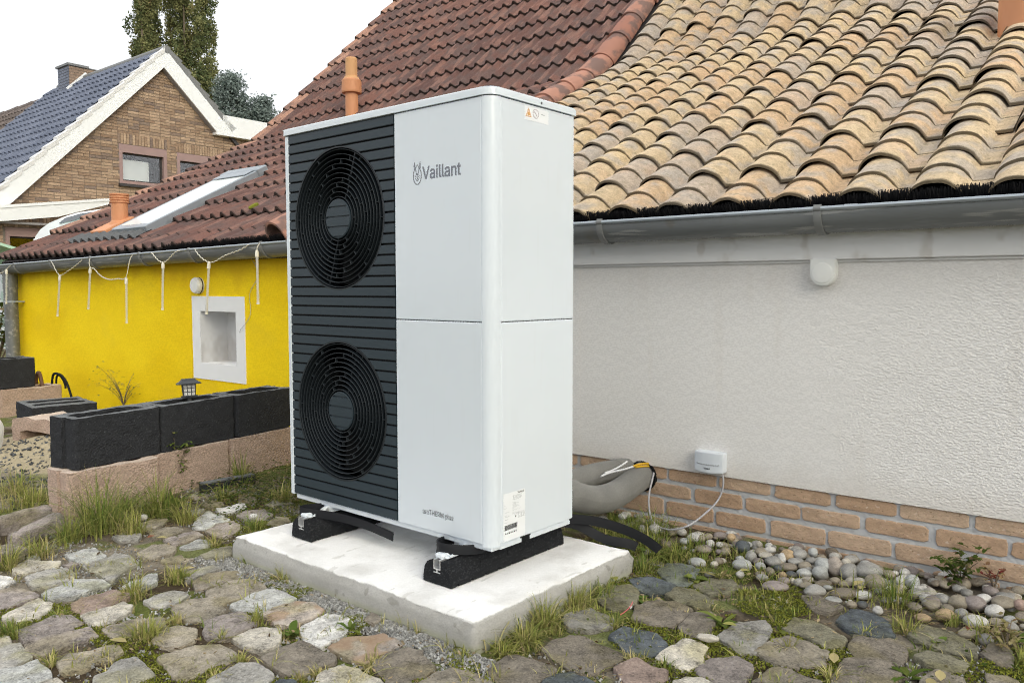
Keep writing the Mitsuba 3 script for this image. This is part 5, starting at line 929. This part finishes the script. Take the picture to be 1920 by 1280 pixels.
# slotted black block lying on the ground
b = man(box(0, .48, 0, .42, 0, .215))
for x0 in (.105, .29): b = b - man(box(x0, x0 + .075, .04, .38, .10, .3)) - man(box(x0 - .02, x0, .06, .36, .185, .3))
b = b - man(xf(extr(sg.Point(0, 0).buffer(.02), 1), mat4([(1, 0, 0), (0, 1, 0), (0, 0, 1)], (0, .2, -.1))))
m = unman(b.refine_to_length(.018)); v = m.vertices.copy(); v += (nfbm(v * 24, 3, 3)[:, None] - .5) * .010 * np.sign(v - v.mean(0))
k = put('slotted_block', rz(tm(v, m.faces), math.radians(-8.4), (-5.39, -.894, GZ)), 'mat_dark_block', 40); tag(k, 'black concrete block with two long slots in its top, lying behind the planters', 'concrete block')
# U-shaped pink block standing on its legs
zz_ = sg.Polygon([(0, 0), (.075, 0), (.085, .115), (.14, .128), (.36, .122), (.415, .11), (.425, 0), (.50, 0), (.50, .205), (.42, .197), (.33, .214), (.24, .200), (.15, .218), (.08, .204), (0, .19)])
m = unman(man(xf(extr(zz_, .26), mat4([(1, 0, 0), (0, 0, 1), (0, -1, 0)], (0, .26, 0)))).refine_to_length(.02)); v = m.vertices.copy(); v += (nfbm(v * 22, 3, 9)[:, None] - .5) * .010 * np.sign(v - v.mean(0))
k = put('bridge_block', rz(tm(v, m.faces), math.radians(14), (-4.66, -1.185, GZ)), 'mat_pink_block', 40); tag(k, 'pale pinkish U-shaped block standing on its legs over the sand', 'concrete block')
k = put('edging_stone', rz(cbox(0, .30, 0, .05, 0, .055, .006), math.radians(86), (-2.60, -1.03, GZ - .01)), 'mat_dark_block', 20); tag(k, 'short black edging stone lying before the pinkish planter blocks', 'edging stone')
# solar lantern
lt = thing('garden_lantern', 'small black pagoda-shaped garden lantern tilted in the middle planter', 'garden lantern')
def LT(m): 
    a = math.radians(-5); R = mat4([(math.cos(a), 0, -math.sin(a)), (0, 1, 0), (math.sin(a), 0, math.cos(a))], (-2.855, -.945, .168)); return xf(rz(m, math.radians(-24)), R)
def frustum(w0, w1, z0_, z1_): return trimesh.convex.convex_hull(np.array([[sx * w / 2, sy * w / 2, z] for w, z in ((w0, z0_), (w1, z1_)) for sx in (-1, 1) for sy in (-1, 1)]))
put('post', LT(cbox(-.010, .010, -.010, .010, 0, .085, .002)), 'mat_print_dark', parent=lt)
put('tray', LT(cat([frustum(.072, .082, .078, .088)])), 'mat_print_dark', parent=lt)
put('lamp_shade', LT(frustum(.056, .064, .088, .150)), 'mat_lamp_panel', parent=lt)
bars_ = []
for sg_ in (-1, 1):
    for ax in (0, 1):
        for q in (-.031, -.0105, .0105, .031):
            p0 = [q * .92, sg_ * .0285, .088]; p1 = [q, sg_ * .0325, .150]
            if ax: p0[:2] = p0[1::-1]; p1[:2] = p1[1::-1]
            bars_.append(tube([p0, p1], .0022, 4))
        for zf in (0, .33, .66, 1):
            z = .088 + .062 * zf; w = .0285 + .004 * zf; p0 = [-w, sg_ * w, z]; p1 = [w, sg_ * w, z]
            if ax: p0[:2] = p0[1::-1]; p1[:2] = p1[1::-1]
            bars_.append(tube([p0, p1], .0022, 4))
put('lattice', LT(cat(bars_)), 'mat_print_dark', parent=lt)
put('roof', LT(cat([frustum(.118, .122, .150, .155), frustum(.118, .066, .155, .174), frustum(.070, .066, .174, .180)])), 'mat_print_dark', parent=lt)
# hoses and a bent pipe at the wall
hs = thing('garden_hose', 'black hose ends arching up behind the pinkish blocks by the yellow wall', 'hose')
put('hose', tube(smoothpath([(-6.40, -.25, -.03), (-6.374, -.25, .034), (-6.347, -.25, .083), (-6.28, -.25, .096), (-6.153, -.25, .075), (-6.054, -.25, -.004), (-6.0, -.25, -.09)], 24), .010, 8), 'mat_rubber', True, parent=hs)
put('hose', tube(smoothpath([(-6.37, -.22, .0), (-6.33, -.22, .075), (-6.25, -.22, .060), (-6.18, -.22, -.03)], 18), .009, 8), 'mat_rubber', True, parent=hs)
k = put('bent_pipe', tube(smoothpath([(-6.50, -.33, .0), (-6.48, -.33, .085), (-6.45, -.33, .10), (-6.41, -.33, .06), (-6.37, -.33, -.05)], 18), .017, 8), 'mat_brown_pipe', True); tag(k, 'short bent brown pipe sticking up beside the black trough at the left', 'pipe')
# kerb stones and the white boulder at the left
def stone(c, L, w, h, ang, tilt, seed, lab, col):
    m = rounded(-L / 2, L / 2, -w / 2, w / 2, 0, h, min(.02, h * .3), .018); v = m.vertices.copy(); v += (np.stack([nfbm(v * 13 + seed + 5 * j, 3, seed + j) for j in range(3)], -1) - .5) * .034; v[:, 2] += v[:, 0] * math.tan(tilt)
    k = put('kerb_stone', rz(tm(v, m.faces), ang, c), 'mat_stone', True, (col, .95)); tag(k, lab, 'kerb stone')
stone((-2.48, -1.865, GZ - .03), .25, .07, .085, math.radians(110), .10, 1, 'long mauve broken kerb stone in the grass, front right of the group', 3.0)
stone((-2.66, -1.85, GZ - .03), .24, .06, .100, math.radians(100), .02, 2, 'upright mauve kerb stone behind the long one at the left', 3.0)
stone((-2.20, -2.11, GZ - .03), .16, .11, .085, math.radians(112), .0, 3, 'brown block of stone at the left edge, nearest the camera', 6.0)
stone((-2.57, -2.04, GZ - .03), .13, .08, .10, math.radians(120), .0, 4, 'grey-mauve kerb stone cut by the left edge of the picture', 3.0)
k = put('boulder', blob((-4.44, -1.43, -.075), (.12, .11, .16), 3, .25, 4), 'mat_niche', True); tag(k, 'rough white boulder cut off by the left edge of the picture', 'boulder')
for c, r, lab in (((-1.985, -1.14, GZ + .006), (.026, .020, .014), 'single white pebble on the soil left of the slab'), ((-2.365, -1.46, GZ + .006), (.022, .018, .016), 'single white pebble by the grass before the pink blocks')):
    k = put('white_pebble', blob(c, r, 2, .15, 3), 'mat_pebble', True, (8., 1.1)); tag(k, lab, 'pebble')
k = put('stone_chip', blob((.215, -1.075, GZ + .022), (.034, .016, .011), 2, .3, 8, .2), 'mat_pebble', True, (0., 1.0)); tag(k, 'pale chip of stone lying on a mauve cobble at the lower right', 'stone')

# ---------------------------------------------------------------- the neighbouring house
AX = -15.06
nb = thing('brick_house', 'brown brick gable house with white bargeboards and a blue tiled roof', 'house')
def RKL(b): return 5.36 - (5.47 - b) * 1.006          # under edge of the left bargeboard
def RKR(b): return 5.36 - (b - 5.47) * .975
wins = [(4.565, 5.56, 2.93, 3.72), (5.78, 6.78, 2.93, 3.70), (2.475, 3.30, 1.10, 1.95)]
gab = sg.Polygon([(0, -1.0), (0, RKL(0) + .2), (5.47, 5.56), (6.62, 4.4), (9.6, 4.4), (9.6, -1.0)])
wall_ = gab.difference(shapely.union_all([sg.box(a, z0_, b, z1_) for a, b, z0_, z1_ in wins]))
MG = mat4([(0, 1, 0), (0, 0, 1), (1, 0, 0)], (0, 0, 0))
def NG(poly, d, x0): return xf(extr(poly, d), mat4([(0, 1, 0), (0, 0, 1), (1, 0, 0)], (x0, 0, 0)))
wl = put('gable_wall', NG(wall_, .25, AX - .262), 'mat_far_mortar', parent=nb)
bricks = []; rn = np.random.default_rng(17); vis = sg.box(2.0, 1.2, 8.2, 5.4).intersection(gab).difference(shapely.union_all([sg.box(a - .0, z0_, b + .0, z1_ + .22) for a, b, z0_, z1_ in wins]))
shapely.prepare(vis); nrow = 0
for i, z in enumerate(np.arange(1.2, 5.4, .0605)):
    b = 2.0 - (.11 if i % 2 else 0)
    while b < 8.2:
        l = .212 if rn.uniform() < .8 else .10
        q = sg.box(b, z, b + l, z + .0505)
        if vis.contains(q) or (vis.intersects(q) and vis.intersection(q).area > .4 * q.area):
            if vis.contains(q): b0, b1 = b, b + l
            else: bb = vis.intersection(q).bounds; b0, b1 = bb[0], bb[2]
            bricks.append((abs(b - 4.0) + abs(z - 3.4) * 1.0, box(AX - .014, AX + rn.uniform(-.003, .003), b0, b1, z, z + .0505), rn.uniform(), rn.uniform()))
        b += l + .010
for a, b, z0_, z1_ in wins:                               # soldier courses over the windows
    x = a - .02
    while x < b + .02: bricks.append((0, box(AX - .014, AX + .004, x, x + .050, z1_ + .008, z1_ + .208), rn.uniform(), rn.uniform())); x += .0605
bricks.sort(key=lambda q: q[0])
for d_, m, u_, v_ in bricks[:300]: put('brick', m, 'mat_far_brick', False, (u_, v_), wl)
tag(put('brick_field', cat([q[1] for q in bricks[300:]]), 'mat_far_brick', False, np.repeat([[q[2], q[3]] for q in bricks[300:]], 8, 0), wl), kind='stuff')
for i, (a, b, z0_, z1_) in enumerate(wins):
    f_ = put('window', NG(sg.box(a, z0_, b, z1_).difference(sg.box(a + .07, z0_ + .07, b - .07, z1_ - .16)), .10, AX - .10), 'mat_mauve_frame', parent=nb)
    put('sash', NG(sg.box(a + .07, z0_ + .07, b - .07, z1_ - .16).difference(sg.box(a + .10, z0_ + .10, b - .10, z1_ - .19)), .03, AX - .105), 'mat_dark_frame', parent=f_)
    put('sill', box(AX - .05, AX + .07, a - .03, b + .03, z0_ - .05, z0_ + .004), 'mat_dark_frame', parent=f_)
    put('room', cat([box(AX - 1.3, AX - 1.28, a - .3, b + .3, z0_ - .3, z1_ + .3), box(AX - 1.28, AX - .27, a - .30, a - .28, z0_ - .3, z1_ + .3), box(AX - 1.28, AX - .27, b + .28, b + .30, z0_ - .3, z1_ + .3), box(AX - 1.28, AX - .27, a - .28, b + .28, z1_ + .28, z1_ + .3), box(AX - 1.28, AX - .27, a - .28, b + .28, z0_ - .3, z0_ - .28)]), 'mat_room', parent=f_)
    put('curtain', box(AX - .17, AX - .16, a + .10, a + (.62 if i == 0 else .4 if i == 1 else .3) * (b - a) + .06, z0_ + .07, z1_ - (.28 if i == 0 else .42)), 'mat_curtain', parent=f_)
    put('pane', NG(sg.box(a + .10, z0_ + .10, b - .10, z1_ - .19), .004, AX - .095), 'mat_glass', parent=f_)
# bargeboards and soffits
XF = -14.90
put('bargeboard', NG(sg.Polygon([(5.505, 5.80), (-1.2, 5.80 - 6.705 * 1.02), (-1.2, 5.80 - 6.705 * 1.02 - .40), (5.47, 5.36)]), .03, XF - .03), 'mat_barge', parent=nb)
put('bargeboard', NG(sg.Polygon([(5.505, 5.80), (5.47, 5.36), (6.62, 4.24), (6.78, 4.24), (6.78, 4.60)]), .03, XF - .031), 'mat_barge', parent=nb)
put('soffit', NG(sg.Polygon([(5.47, 5.355), (5.47, 5.40), (-1.2, RKL(-1.2) + .04), (-1.2, RKL(-1.2))]), .15, XF - .18), 'mat_soffit', parent=nb)
put('soffit', NG(sg.Polygon([(5.47, 5.355), (5.47, 5.40), (6.62, 4.28), (6.62, 4.235)]), .15, XF - .18), 'mat_soffit', parent=nb)
put('boxed_eave', cat([box(-15.5, XF, 6.78, 9.6, 4.18, 4.62), box(-15.5, XF - .004, 6.62, 6.78, 4.18, 4.245)]), 'mat_barge', parent=nb)
# roof, left slope: rows of tiles
nr = put('roof', cat([xf(extr(sg.Polygon([(5.52, 5.70), (-1.4, 5.70 - 6.92 * 1.0), (-1.4, 5.62 - 6.92), (5.52, 5.60)]), 5.0), mat4([(0, 1, 0), (0, 0, 1), (1, 0, 0)], (-20.0, 0, 0))), xf(extr(sg.Polygon([(5.52, 5.70), (5.52, 5.62), (7.6, 3.6), (7.65, 3.66)]), 5.0), mat4([(0, 1, 0), (0, 0, 1), (1, 0, 0)], (-20.0, 0, 0)))]), 'mat_dark_frame', parent=nb)
def far_tile(w, L):
    xs = np.linspace(0, w, 6); h_ = .048 * (.5 + .5 * np.cos(2 * PI * (xs / w - .3))) ** 1.5; R = np.array([np.column_stack([xs, np.full(6, 0.), h_]), np.column_stack([xs, np.full(6, 0.), h_ + .036]), np.column_stack([xs, np.full(6, L), h_])]); return grid(R, True)
ft = far_tile(.206, .33); tl = []
for r in range(23):
    for c in range(25):
        s = .06 + r * .30; b = 5.50 - (s + .30) / math.sqrt(2); z = 5.72 - (s + .30) / math.sqrt(2); a = -15.14 - c * .205
        MM = mat4([(-1, 0, 0), (0, .7071, .7071), (0, -.7071, .7071)], (a, b, z)); d_ = np.linalg.norm(np.array([a, b, z]) - EYE) + (40 if b < 2.0 - .0 * c else 0)
        m = xf(ft, MM); m.invert(); tl.append((d_, m, rn.uniform()))
tl.sort(key=lambda q: q[0])
for d_, m, u_ in tl[:300]: put('tile', m, 'mat_blue_tile', False, (u_, 0), nr)
tag(put('tile_field', cat([q[1] for q in tl[300:]]), 'mat_blue_tile', False, np.vstack([np.tile([q[2], 0.], (len(q[1].vertices), 1)) for q in tl[300:]]), nr), kind='stuff')
for r in range(20):                                        # verge flashing, stepped
    s = .02 + r * .30; b1, z1 = 5.50 - s / math.sqrt(2), 5.765 - s / math.sqrt(2); b0, z0_ = b1 - .212, z1 - .212
    put('verge_cap', NG(sg.Polygon([(b1, z1 - .01), (b0, z0_ + .035), (b0 - .005, z0_ - .055), (b1, z1 - .10)]), .22, XF - .205), 'mat_fascia', parent=nr)
put('ridge_cap', tube([(-14.90, 5.54, 5.735), (-20.0, 5.54, 5.735)], .085, 12), 'mat_slate_edge', True, parent=nr)
for r in range(7):                                         # right slope, seen edge on
    s = .05 + r * .285; b0, z0_ = 5.56 + s * .716, 5.76 - s * .698; d = np.array([.716, -.698]); nn = np.array([.698, .716]); p = np.array([b0, z0_]); qd = [p - nn * .05, p + nn * .03, p + d * .31 + nn * .085, p + d * .31 + nn * .05, p + d * .30 - nn * .06]
    put('tile_course', NG(sg.Polygon(qd), 5.0, -19.9), 'mat_slate_edge', parent=nr)
# chimney
ch = put('chimney', box(-19.2, -18.62, 5.18, 5.92, 4.7, 5.98), 'mat_far_mortar', parent=nb)
for i, z in enumerate(np.arange(5.2, 5.93, .064)):
    for j in range(6):
        b = 5.18 + j * .216 - (.105 if i % 2 else 0); b0, b1 = max(b, 5.18), min(b + .205, 5.92)
        if b1 - b0 > .03: put('brick', box(-18.63, -18.612, b0, b1, z, z + .054), 'mat_far_brick', False, (rn.uniform() * .5, .85), ch)
    for j in range(4):
        a = -19.2 + j * .216 - (.105 if i % 2 else 0); b0, b1 = max(a, -19.2), min(a + .205, -18.62)
        if b1 - b0 > .03: put('brick', box(b0, b1, 5.172, 5.19, z, z + .054), 'mat_blue_tile', False, (rn.uniform(), 0), ch)
put('crown', cat([box(-19.25, -18.58, 5.14, 5.62, 5.98, 6.03), box(-19.22, -18.6, 5.62, 5.95, 5.975, 5.995)]), 'mat_slate_edge', parent=ch)
put('flashing', xf(box(-18.60, -18.56, 0, .62, 0, .05), mat4([(1, 0, 0), (0, .7071, .7071), (0, -.7071, .7071)], (0, 5.12, 5.40))), 'mat_barge', parent=ch)
put('side_wall', box(-20.0, -15.3, 8.9, 9.5, -1, 4.2), 'mat_far_brick', uv=(.5, .2), parent=nb)
# the next house in the row
n2_ = thing('terraced_house', 'brown tiled roof of the next house, left of the blue roof', 'house')
put('walls', box(-28, -20.05, .5, 10, -1, 2.0), 'mat_far_brick', uv=(.4, .3), parent=n2_)
r2_ = put('roof', xf(extr(sg.Polygon([(5.52, 5.52), (-1.2, -1.20), (12.2, -1.2)]), 7.9), mat4([(0, 1, 0), (0, 0, 1), (1, 0, 0)], (-27.95, 0, 0))), 'mat_dark_frame', parent=n2_)
tl = []
for r in range(15):
    for c in range(38):
        s = .02 + r * .30; b = 5.50 - (s + .30) / math.sqrt(2); z = 5.54 - (s + .30) / math.sqrt(2); m = xf(ft, mat4([(-1, 0, 0), (0, .7071, .7071), (0, -.7071, .7071)], (-20.05 - c * .205, b, z))); m.invert(); tl.append(m)
tag(put('tile_field', cat(tl), 'mat_brown_tile', False, np.repeat(np.column_stack([rn.uniform(0, 1, len(tl)), np.zeros(len(tl))]), len(ft.vertices), 0), r2_), kind='stuff')
for i in range(16): put('ridge_tile', tube([(-20.1 - i * .48, 5.52, 5.54 + .015 * (i % 2)), (-20.1 - (i + 1.05) * .48, 5.52, 5.54)], .095, 10), 'mat_brown_tile', True, (.6, 0.), r2_)
# lean-to canopy in front of the gable
cn = thing('canopy', 'white boarded canopy edge across the lower part of the brick gable', 'canopy')
put('fascia_board', NG(sg.Polygon([(1.2, 2.10), (4.19, 2.545), (4.19, 2.47), (3.25, 2.165), (1.2, 1.86)]), .06, -14.80), 'mat_barge', parent=cn)
put('trim', NG(sg.Polygon([(1.2, 2.14), (4.21, 2.585), (4.21, 2.535), (1.2, 2.09)]), .10, -14.82), 'mat_barge', parent=cn)
put('roof_sheet', box(-14.98, -14.83, 1.2, 4.1, 2.0, 2.04), 'mat_soffit', parent=cn)
k = put('awning', xf(box(-9.9, -8.3, 0, 1.2, 0, .03), mat4([(1, 0, 0), (0, .96, -.28), (0, .28, .96)], (0, -.2, 1.36))), 'mat_awning'); tag(k, 'pale green awning strip at the left edge above the red roof corner', 'awning')
# white van behind the house
vn = thing('van', 'white van with a rounded nose parked behind the red tiled roof', 'van')
vp_ = [(-10.50, .2), (-10.52, 1.40), (-10.49, 1.50), (-10.41, 1.60), (-10.25, 1.68), (-9.97, 1.75), (-9.68, 1.785), (-9.37, 1.80), (-6.6, 1.82), (-5.8, 1.80), (-5.75, .2)]
vb = unman(man(xf(extr(sg.Polygon(vp_), 1.9), mat4([(1, 0, 0), (0, 0, 1), (0, -1, 0)], (0, 3.10, 0)))).refine_to_length(.12)); v = vb.vertices.copy(); e = np.minimum(v[:, 1] - 1.2, 3.1 - v[:, 1]).clip(0, .2); v[:, 2] -= .07 * (1 - e / .2) ** 2 * (v[:, 2] > 1.3); put('body', tm(v, vb.faces), 'mat_van', 40, parent=vn)
put('roof_window', xf(extr(sg.Polygon([(-9.66, 1.655), (-9.46, 1.712), (-9.05, 1.742), (-8.2, 1.745), (-8.2, 1.70), (-9.05, 1.690), (-9.24, 1.668)]), .05), mat4([(1, 0, 0), (0, 0, 1), (0, -1, 0)], (0, 1.235, 0))), 'mat_van_glass', parent=vn)
put('marker_lamp', rounded(-10.47, -10.40, 1.19, 1.24, 1.40, 1.50, .015, .02), 'mat_frosted_pane', 40, parent=vn)
put('skirt', box(-10.46, -5.8, 1.24, 3.06, -.05, .2), 'mat_print_dark', parent=vn)
for x in (-9.6, -6.7): put('wheel', xf(lathe([(0, -.1), (.30, -.1), (.32, -.06), (.32, .06), (.30, .1), (0, .1)], 24), mat4([(1, 0, 0), (0, 0, 1), (0, -1, 0)], (x, 1.36, .10))), 'mat_rubber', True, parent=vn)
ps = thing('privacy_screen', 'pale glass privacy screen glimpsed at the left edge beyond the downpipe', 'screen')
put('pane', box(-10.2, -8.3, .60, .62, .1, 1.12), 'mat_frosted', parent=ps); put('frame', cat([box(-10.2, -8.3, .59, .63, 1.10, 1.20), box(-8.34, -8.3, .59, .63, GZ, 1.12)]), 'mat_barge', parent=ps)

# ---------------------------------------------------------------- trees
def quads(pos, size, r, up=0.):
    n = len(pos); a = r.normal(size=(n, 3)); a[:, 2] = a[:, 2] * (1 - up) + up * 1.2; a /= np.linalg.norm(a, axis=1, keepdims=True); b = np.cross(a, r.normal(size=(n, 3))); b /= np.linalg.norm(b, axis=1, keepdims=True)
    s = size[:, None]; V = np.stack([pos - a * s, pos + b * s * .45, pos + a * s, pos - b * s * .45], 1).reshape(-1, 3); F = (np.array([[0, 1, 2], [0, 2, 3]])[None] + (np.arange(n) * 4)[:, None, None]).reshape(-1, 3); return tm(V, F)
rp = np.random.default_rng(91); VR = np.array([.60, .80, 0]); VR = np.array([FWD[1], -FWD[0], 0]); VR /= np.linalg.norm(VR); VF = np.array([FWD[0], FWD[1], 0]); VF /= np.linalg.norm(VF)
pop = thing('poplar_tree', 'tall poplar with upright branches rising behind the brick gable', 'tree')
P0_ = np.array([-37.6, 18.05, 0.]); base = np.array([P0_[0], P0_[1], GZ]); lim, cl = [], []
def strand(dx, dy, z0_, z1_, wid, dens):
    b0 = base + VR * dx * .25 + VF * dy * .25 + [0, 0, 1.0]; b1 = base + VR * dx + VF * dy + [0, 0, z0_]; b2 = base + VR * dx * 1.05 + VF * dy + [0, 0, z1_]
    lim.append(tube(smoothpath([b0, b1, (b1 + b2) / 2 + VR * rp.normal(0, .05), b2], 14), np.linspace(.13, .015, 14), 6))
    for _ in range(dens):
        t = rp.uniform(0, 1); c = b1 + (b2 - b1) * t + VR * rp.normal(0, wid * (1.15 - .7 * t)) + VF * rp.normal(0, wid) ; cl.append((c, rp.uniform(.16, .40), rp.uniform()))
for dx, z0_, z1_, wid, dens in ((-2.1, 7.4, 13.2, .26, 40), (-1.55, 7.2, 18.0, .36, 90), (-1.05, 7.2, 19.8, .34, 96), (-.72, 7.4, 19.0, .20, 60), (.02, 8.0, 18.5, .07, 22), (.95, 7.2, 19.5, .20, 74), (1.25, 7.2, 18.6, .34, 92), (1.72, 7.2, 16.6, .36, 78), (2.15, 7.2, 14.0, .34, 58), (2.45, 7.0, 11.3, .30, 40), (-2.5, 7.2, 9.6, .18, 10)):
    for dy in (0,): strand(dx * .74 + .06, rp.normal(0, .6), z0_, z1_, wid, dens)
pts, su, hv = [], [], []
for c, r, u_ in cl:
    n = int(135 * (r / .3) ** 2); q = rp.normal(size=(n, 3)); q = q / np.linalg.norm(q, axis=1, keepdims=True) * rp.uniform(.2, 1, (n, 1)) ** .6; pts.append(c + q * np.array([r, r, r * 1.7])); su.append(np.clip(np.full(n, u_ * .75) + rp.normal(0, .12, n), 0, 1)); hv.append(rp.uniform(.75, 1.3, n))
pts = np.vstack(pts); su = np.concatenate(su); hv = np.concatenate(hv)
put('trunk', cat([tube([base, base + [0, 0, 4], base + [0, 0, 8]], [.42, .32, .2], 12)] + lim), 'mat_bark', True, parent=pop)
put('crown', quads(pts, rp.uniform(.05, .11, len(pts)), rp), 'mat_tree', False, np.repeat(np.column_stack([su, hv]), 4, 0), pop)
con = thing('conifer_tree', 'blue-green conifer standing right of the poplar behind the gable', 'tree')
def conifer(c0, ztop, zlow, rbase, seed):
    r = np.random.default_rng(seed); pts, su, hv, bt = [], [], [], []
    for z in np.arange(zlow, ztop, .30):
        f_ = (ztop - z) / (ztop - zlow); R_ = rbase * f_ ** .8 + .15
        for k_ in range(int(5 + 7 * f_)):
            an = r.uniform(0, 2 * PI); l = R_ * r.uniform(.6, 1.12); tip = c0 + np.array([math.cos(an) * l, math.sin(an) * l, z + .10 * l + r.normal(0, .1)]); b0 = c0 + np.array([0, 0, z - .1]); bt.append(tube([b0, (b0 + tip) / 2 - [0, 0, .06], tip], [.03, .02, .008], 4))
            for t in (.5, .72, .92):
                cc = b0 + (tip - b0) * t; n = 46; q = r.normal(size=(n, 3)) * np.array([.22, .22, .13]); pts.append(cc + q + [0, 0, .05]); su.append(np.clip(.25 + .5 * t + r.normal(0, .18, n) + q[:, 2] * 1.2, 0, 1)); hv.append(r.uniform(.8, 1.2, n))
    return np.vstack(pts), np.concatenate(su), np.concatenate(hv), bt
c0 = np.array([-34.3, 19.3, 0.]) ; a1, a2, a3, a4 = conifer(c0, 11.15, 5.0, 2.3, 5); b1, b2, b3, b4 = conifer(np.array([-33.1, 20.2, 0.]), 9.9, 5.0, 1.5, 6)
pts = np.vstack([a1, b1]); su = np.r_[a2, b2]; hv = np.r_[a3, b3]
put('trunk', cat([tube([c0 + [0, 0, GZ], c0 + [0, 0, 11.0]], [.22, .03], 8)] + a4 + b4), 'mat_bark', True, parent=con)
put('crown', quads(pts, np.random.default_rng(2).uniform(.05, .11, len(pts)), np.random.default_rng(3)), 'mat_conifer', False, np.repeat(np.column_stack([su, hv]), 4, 0), con)
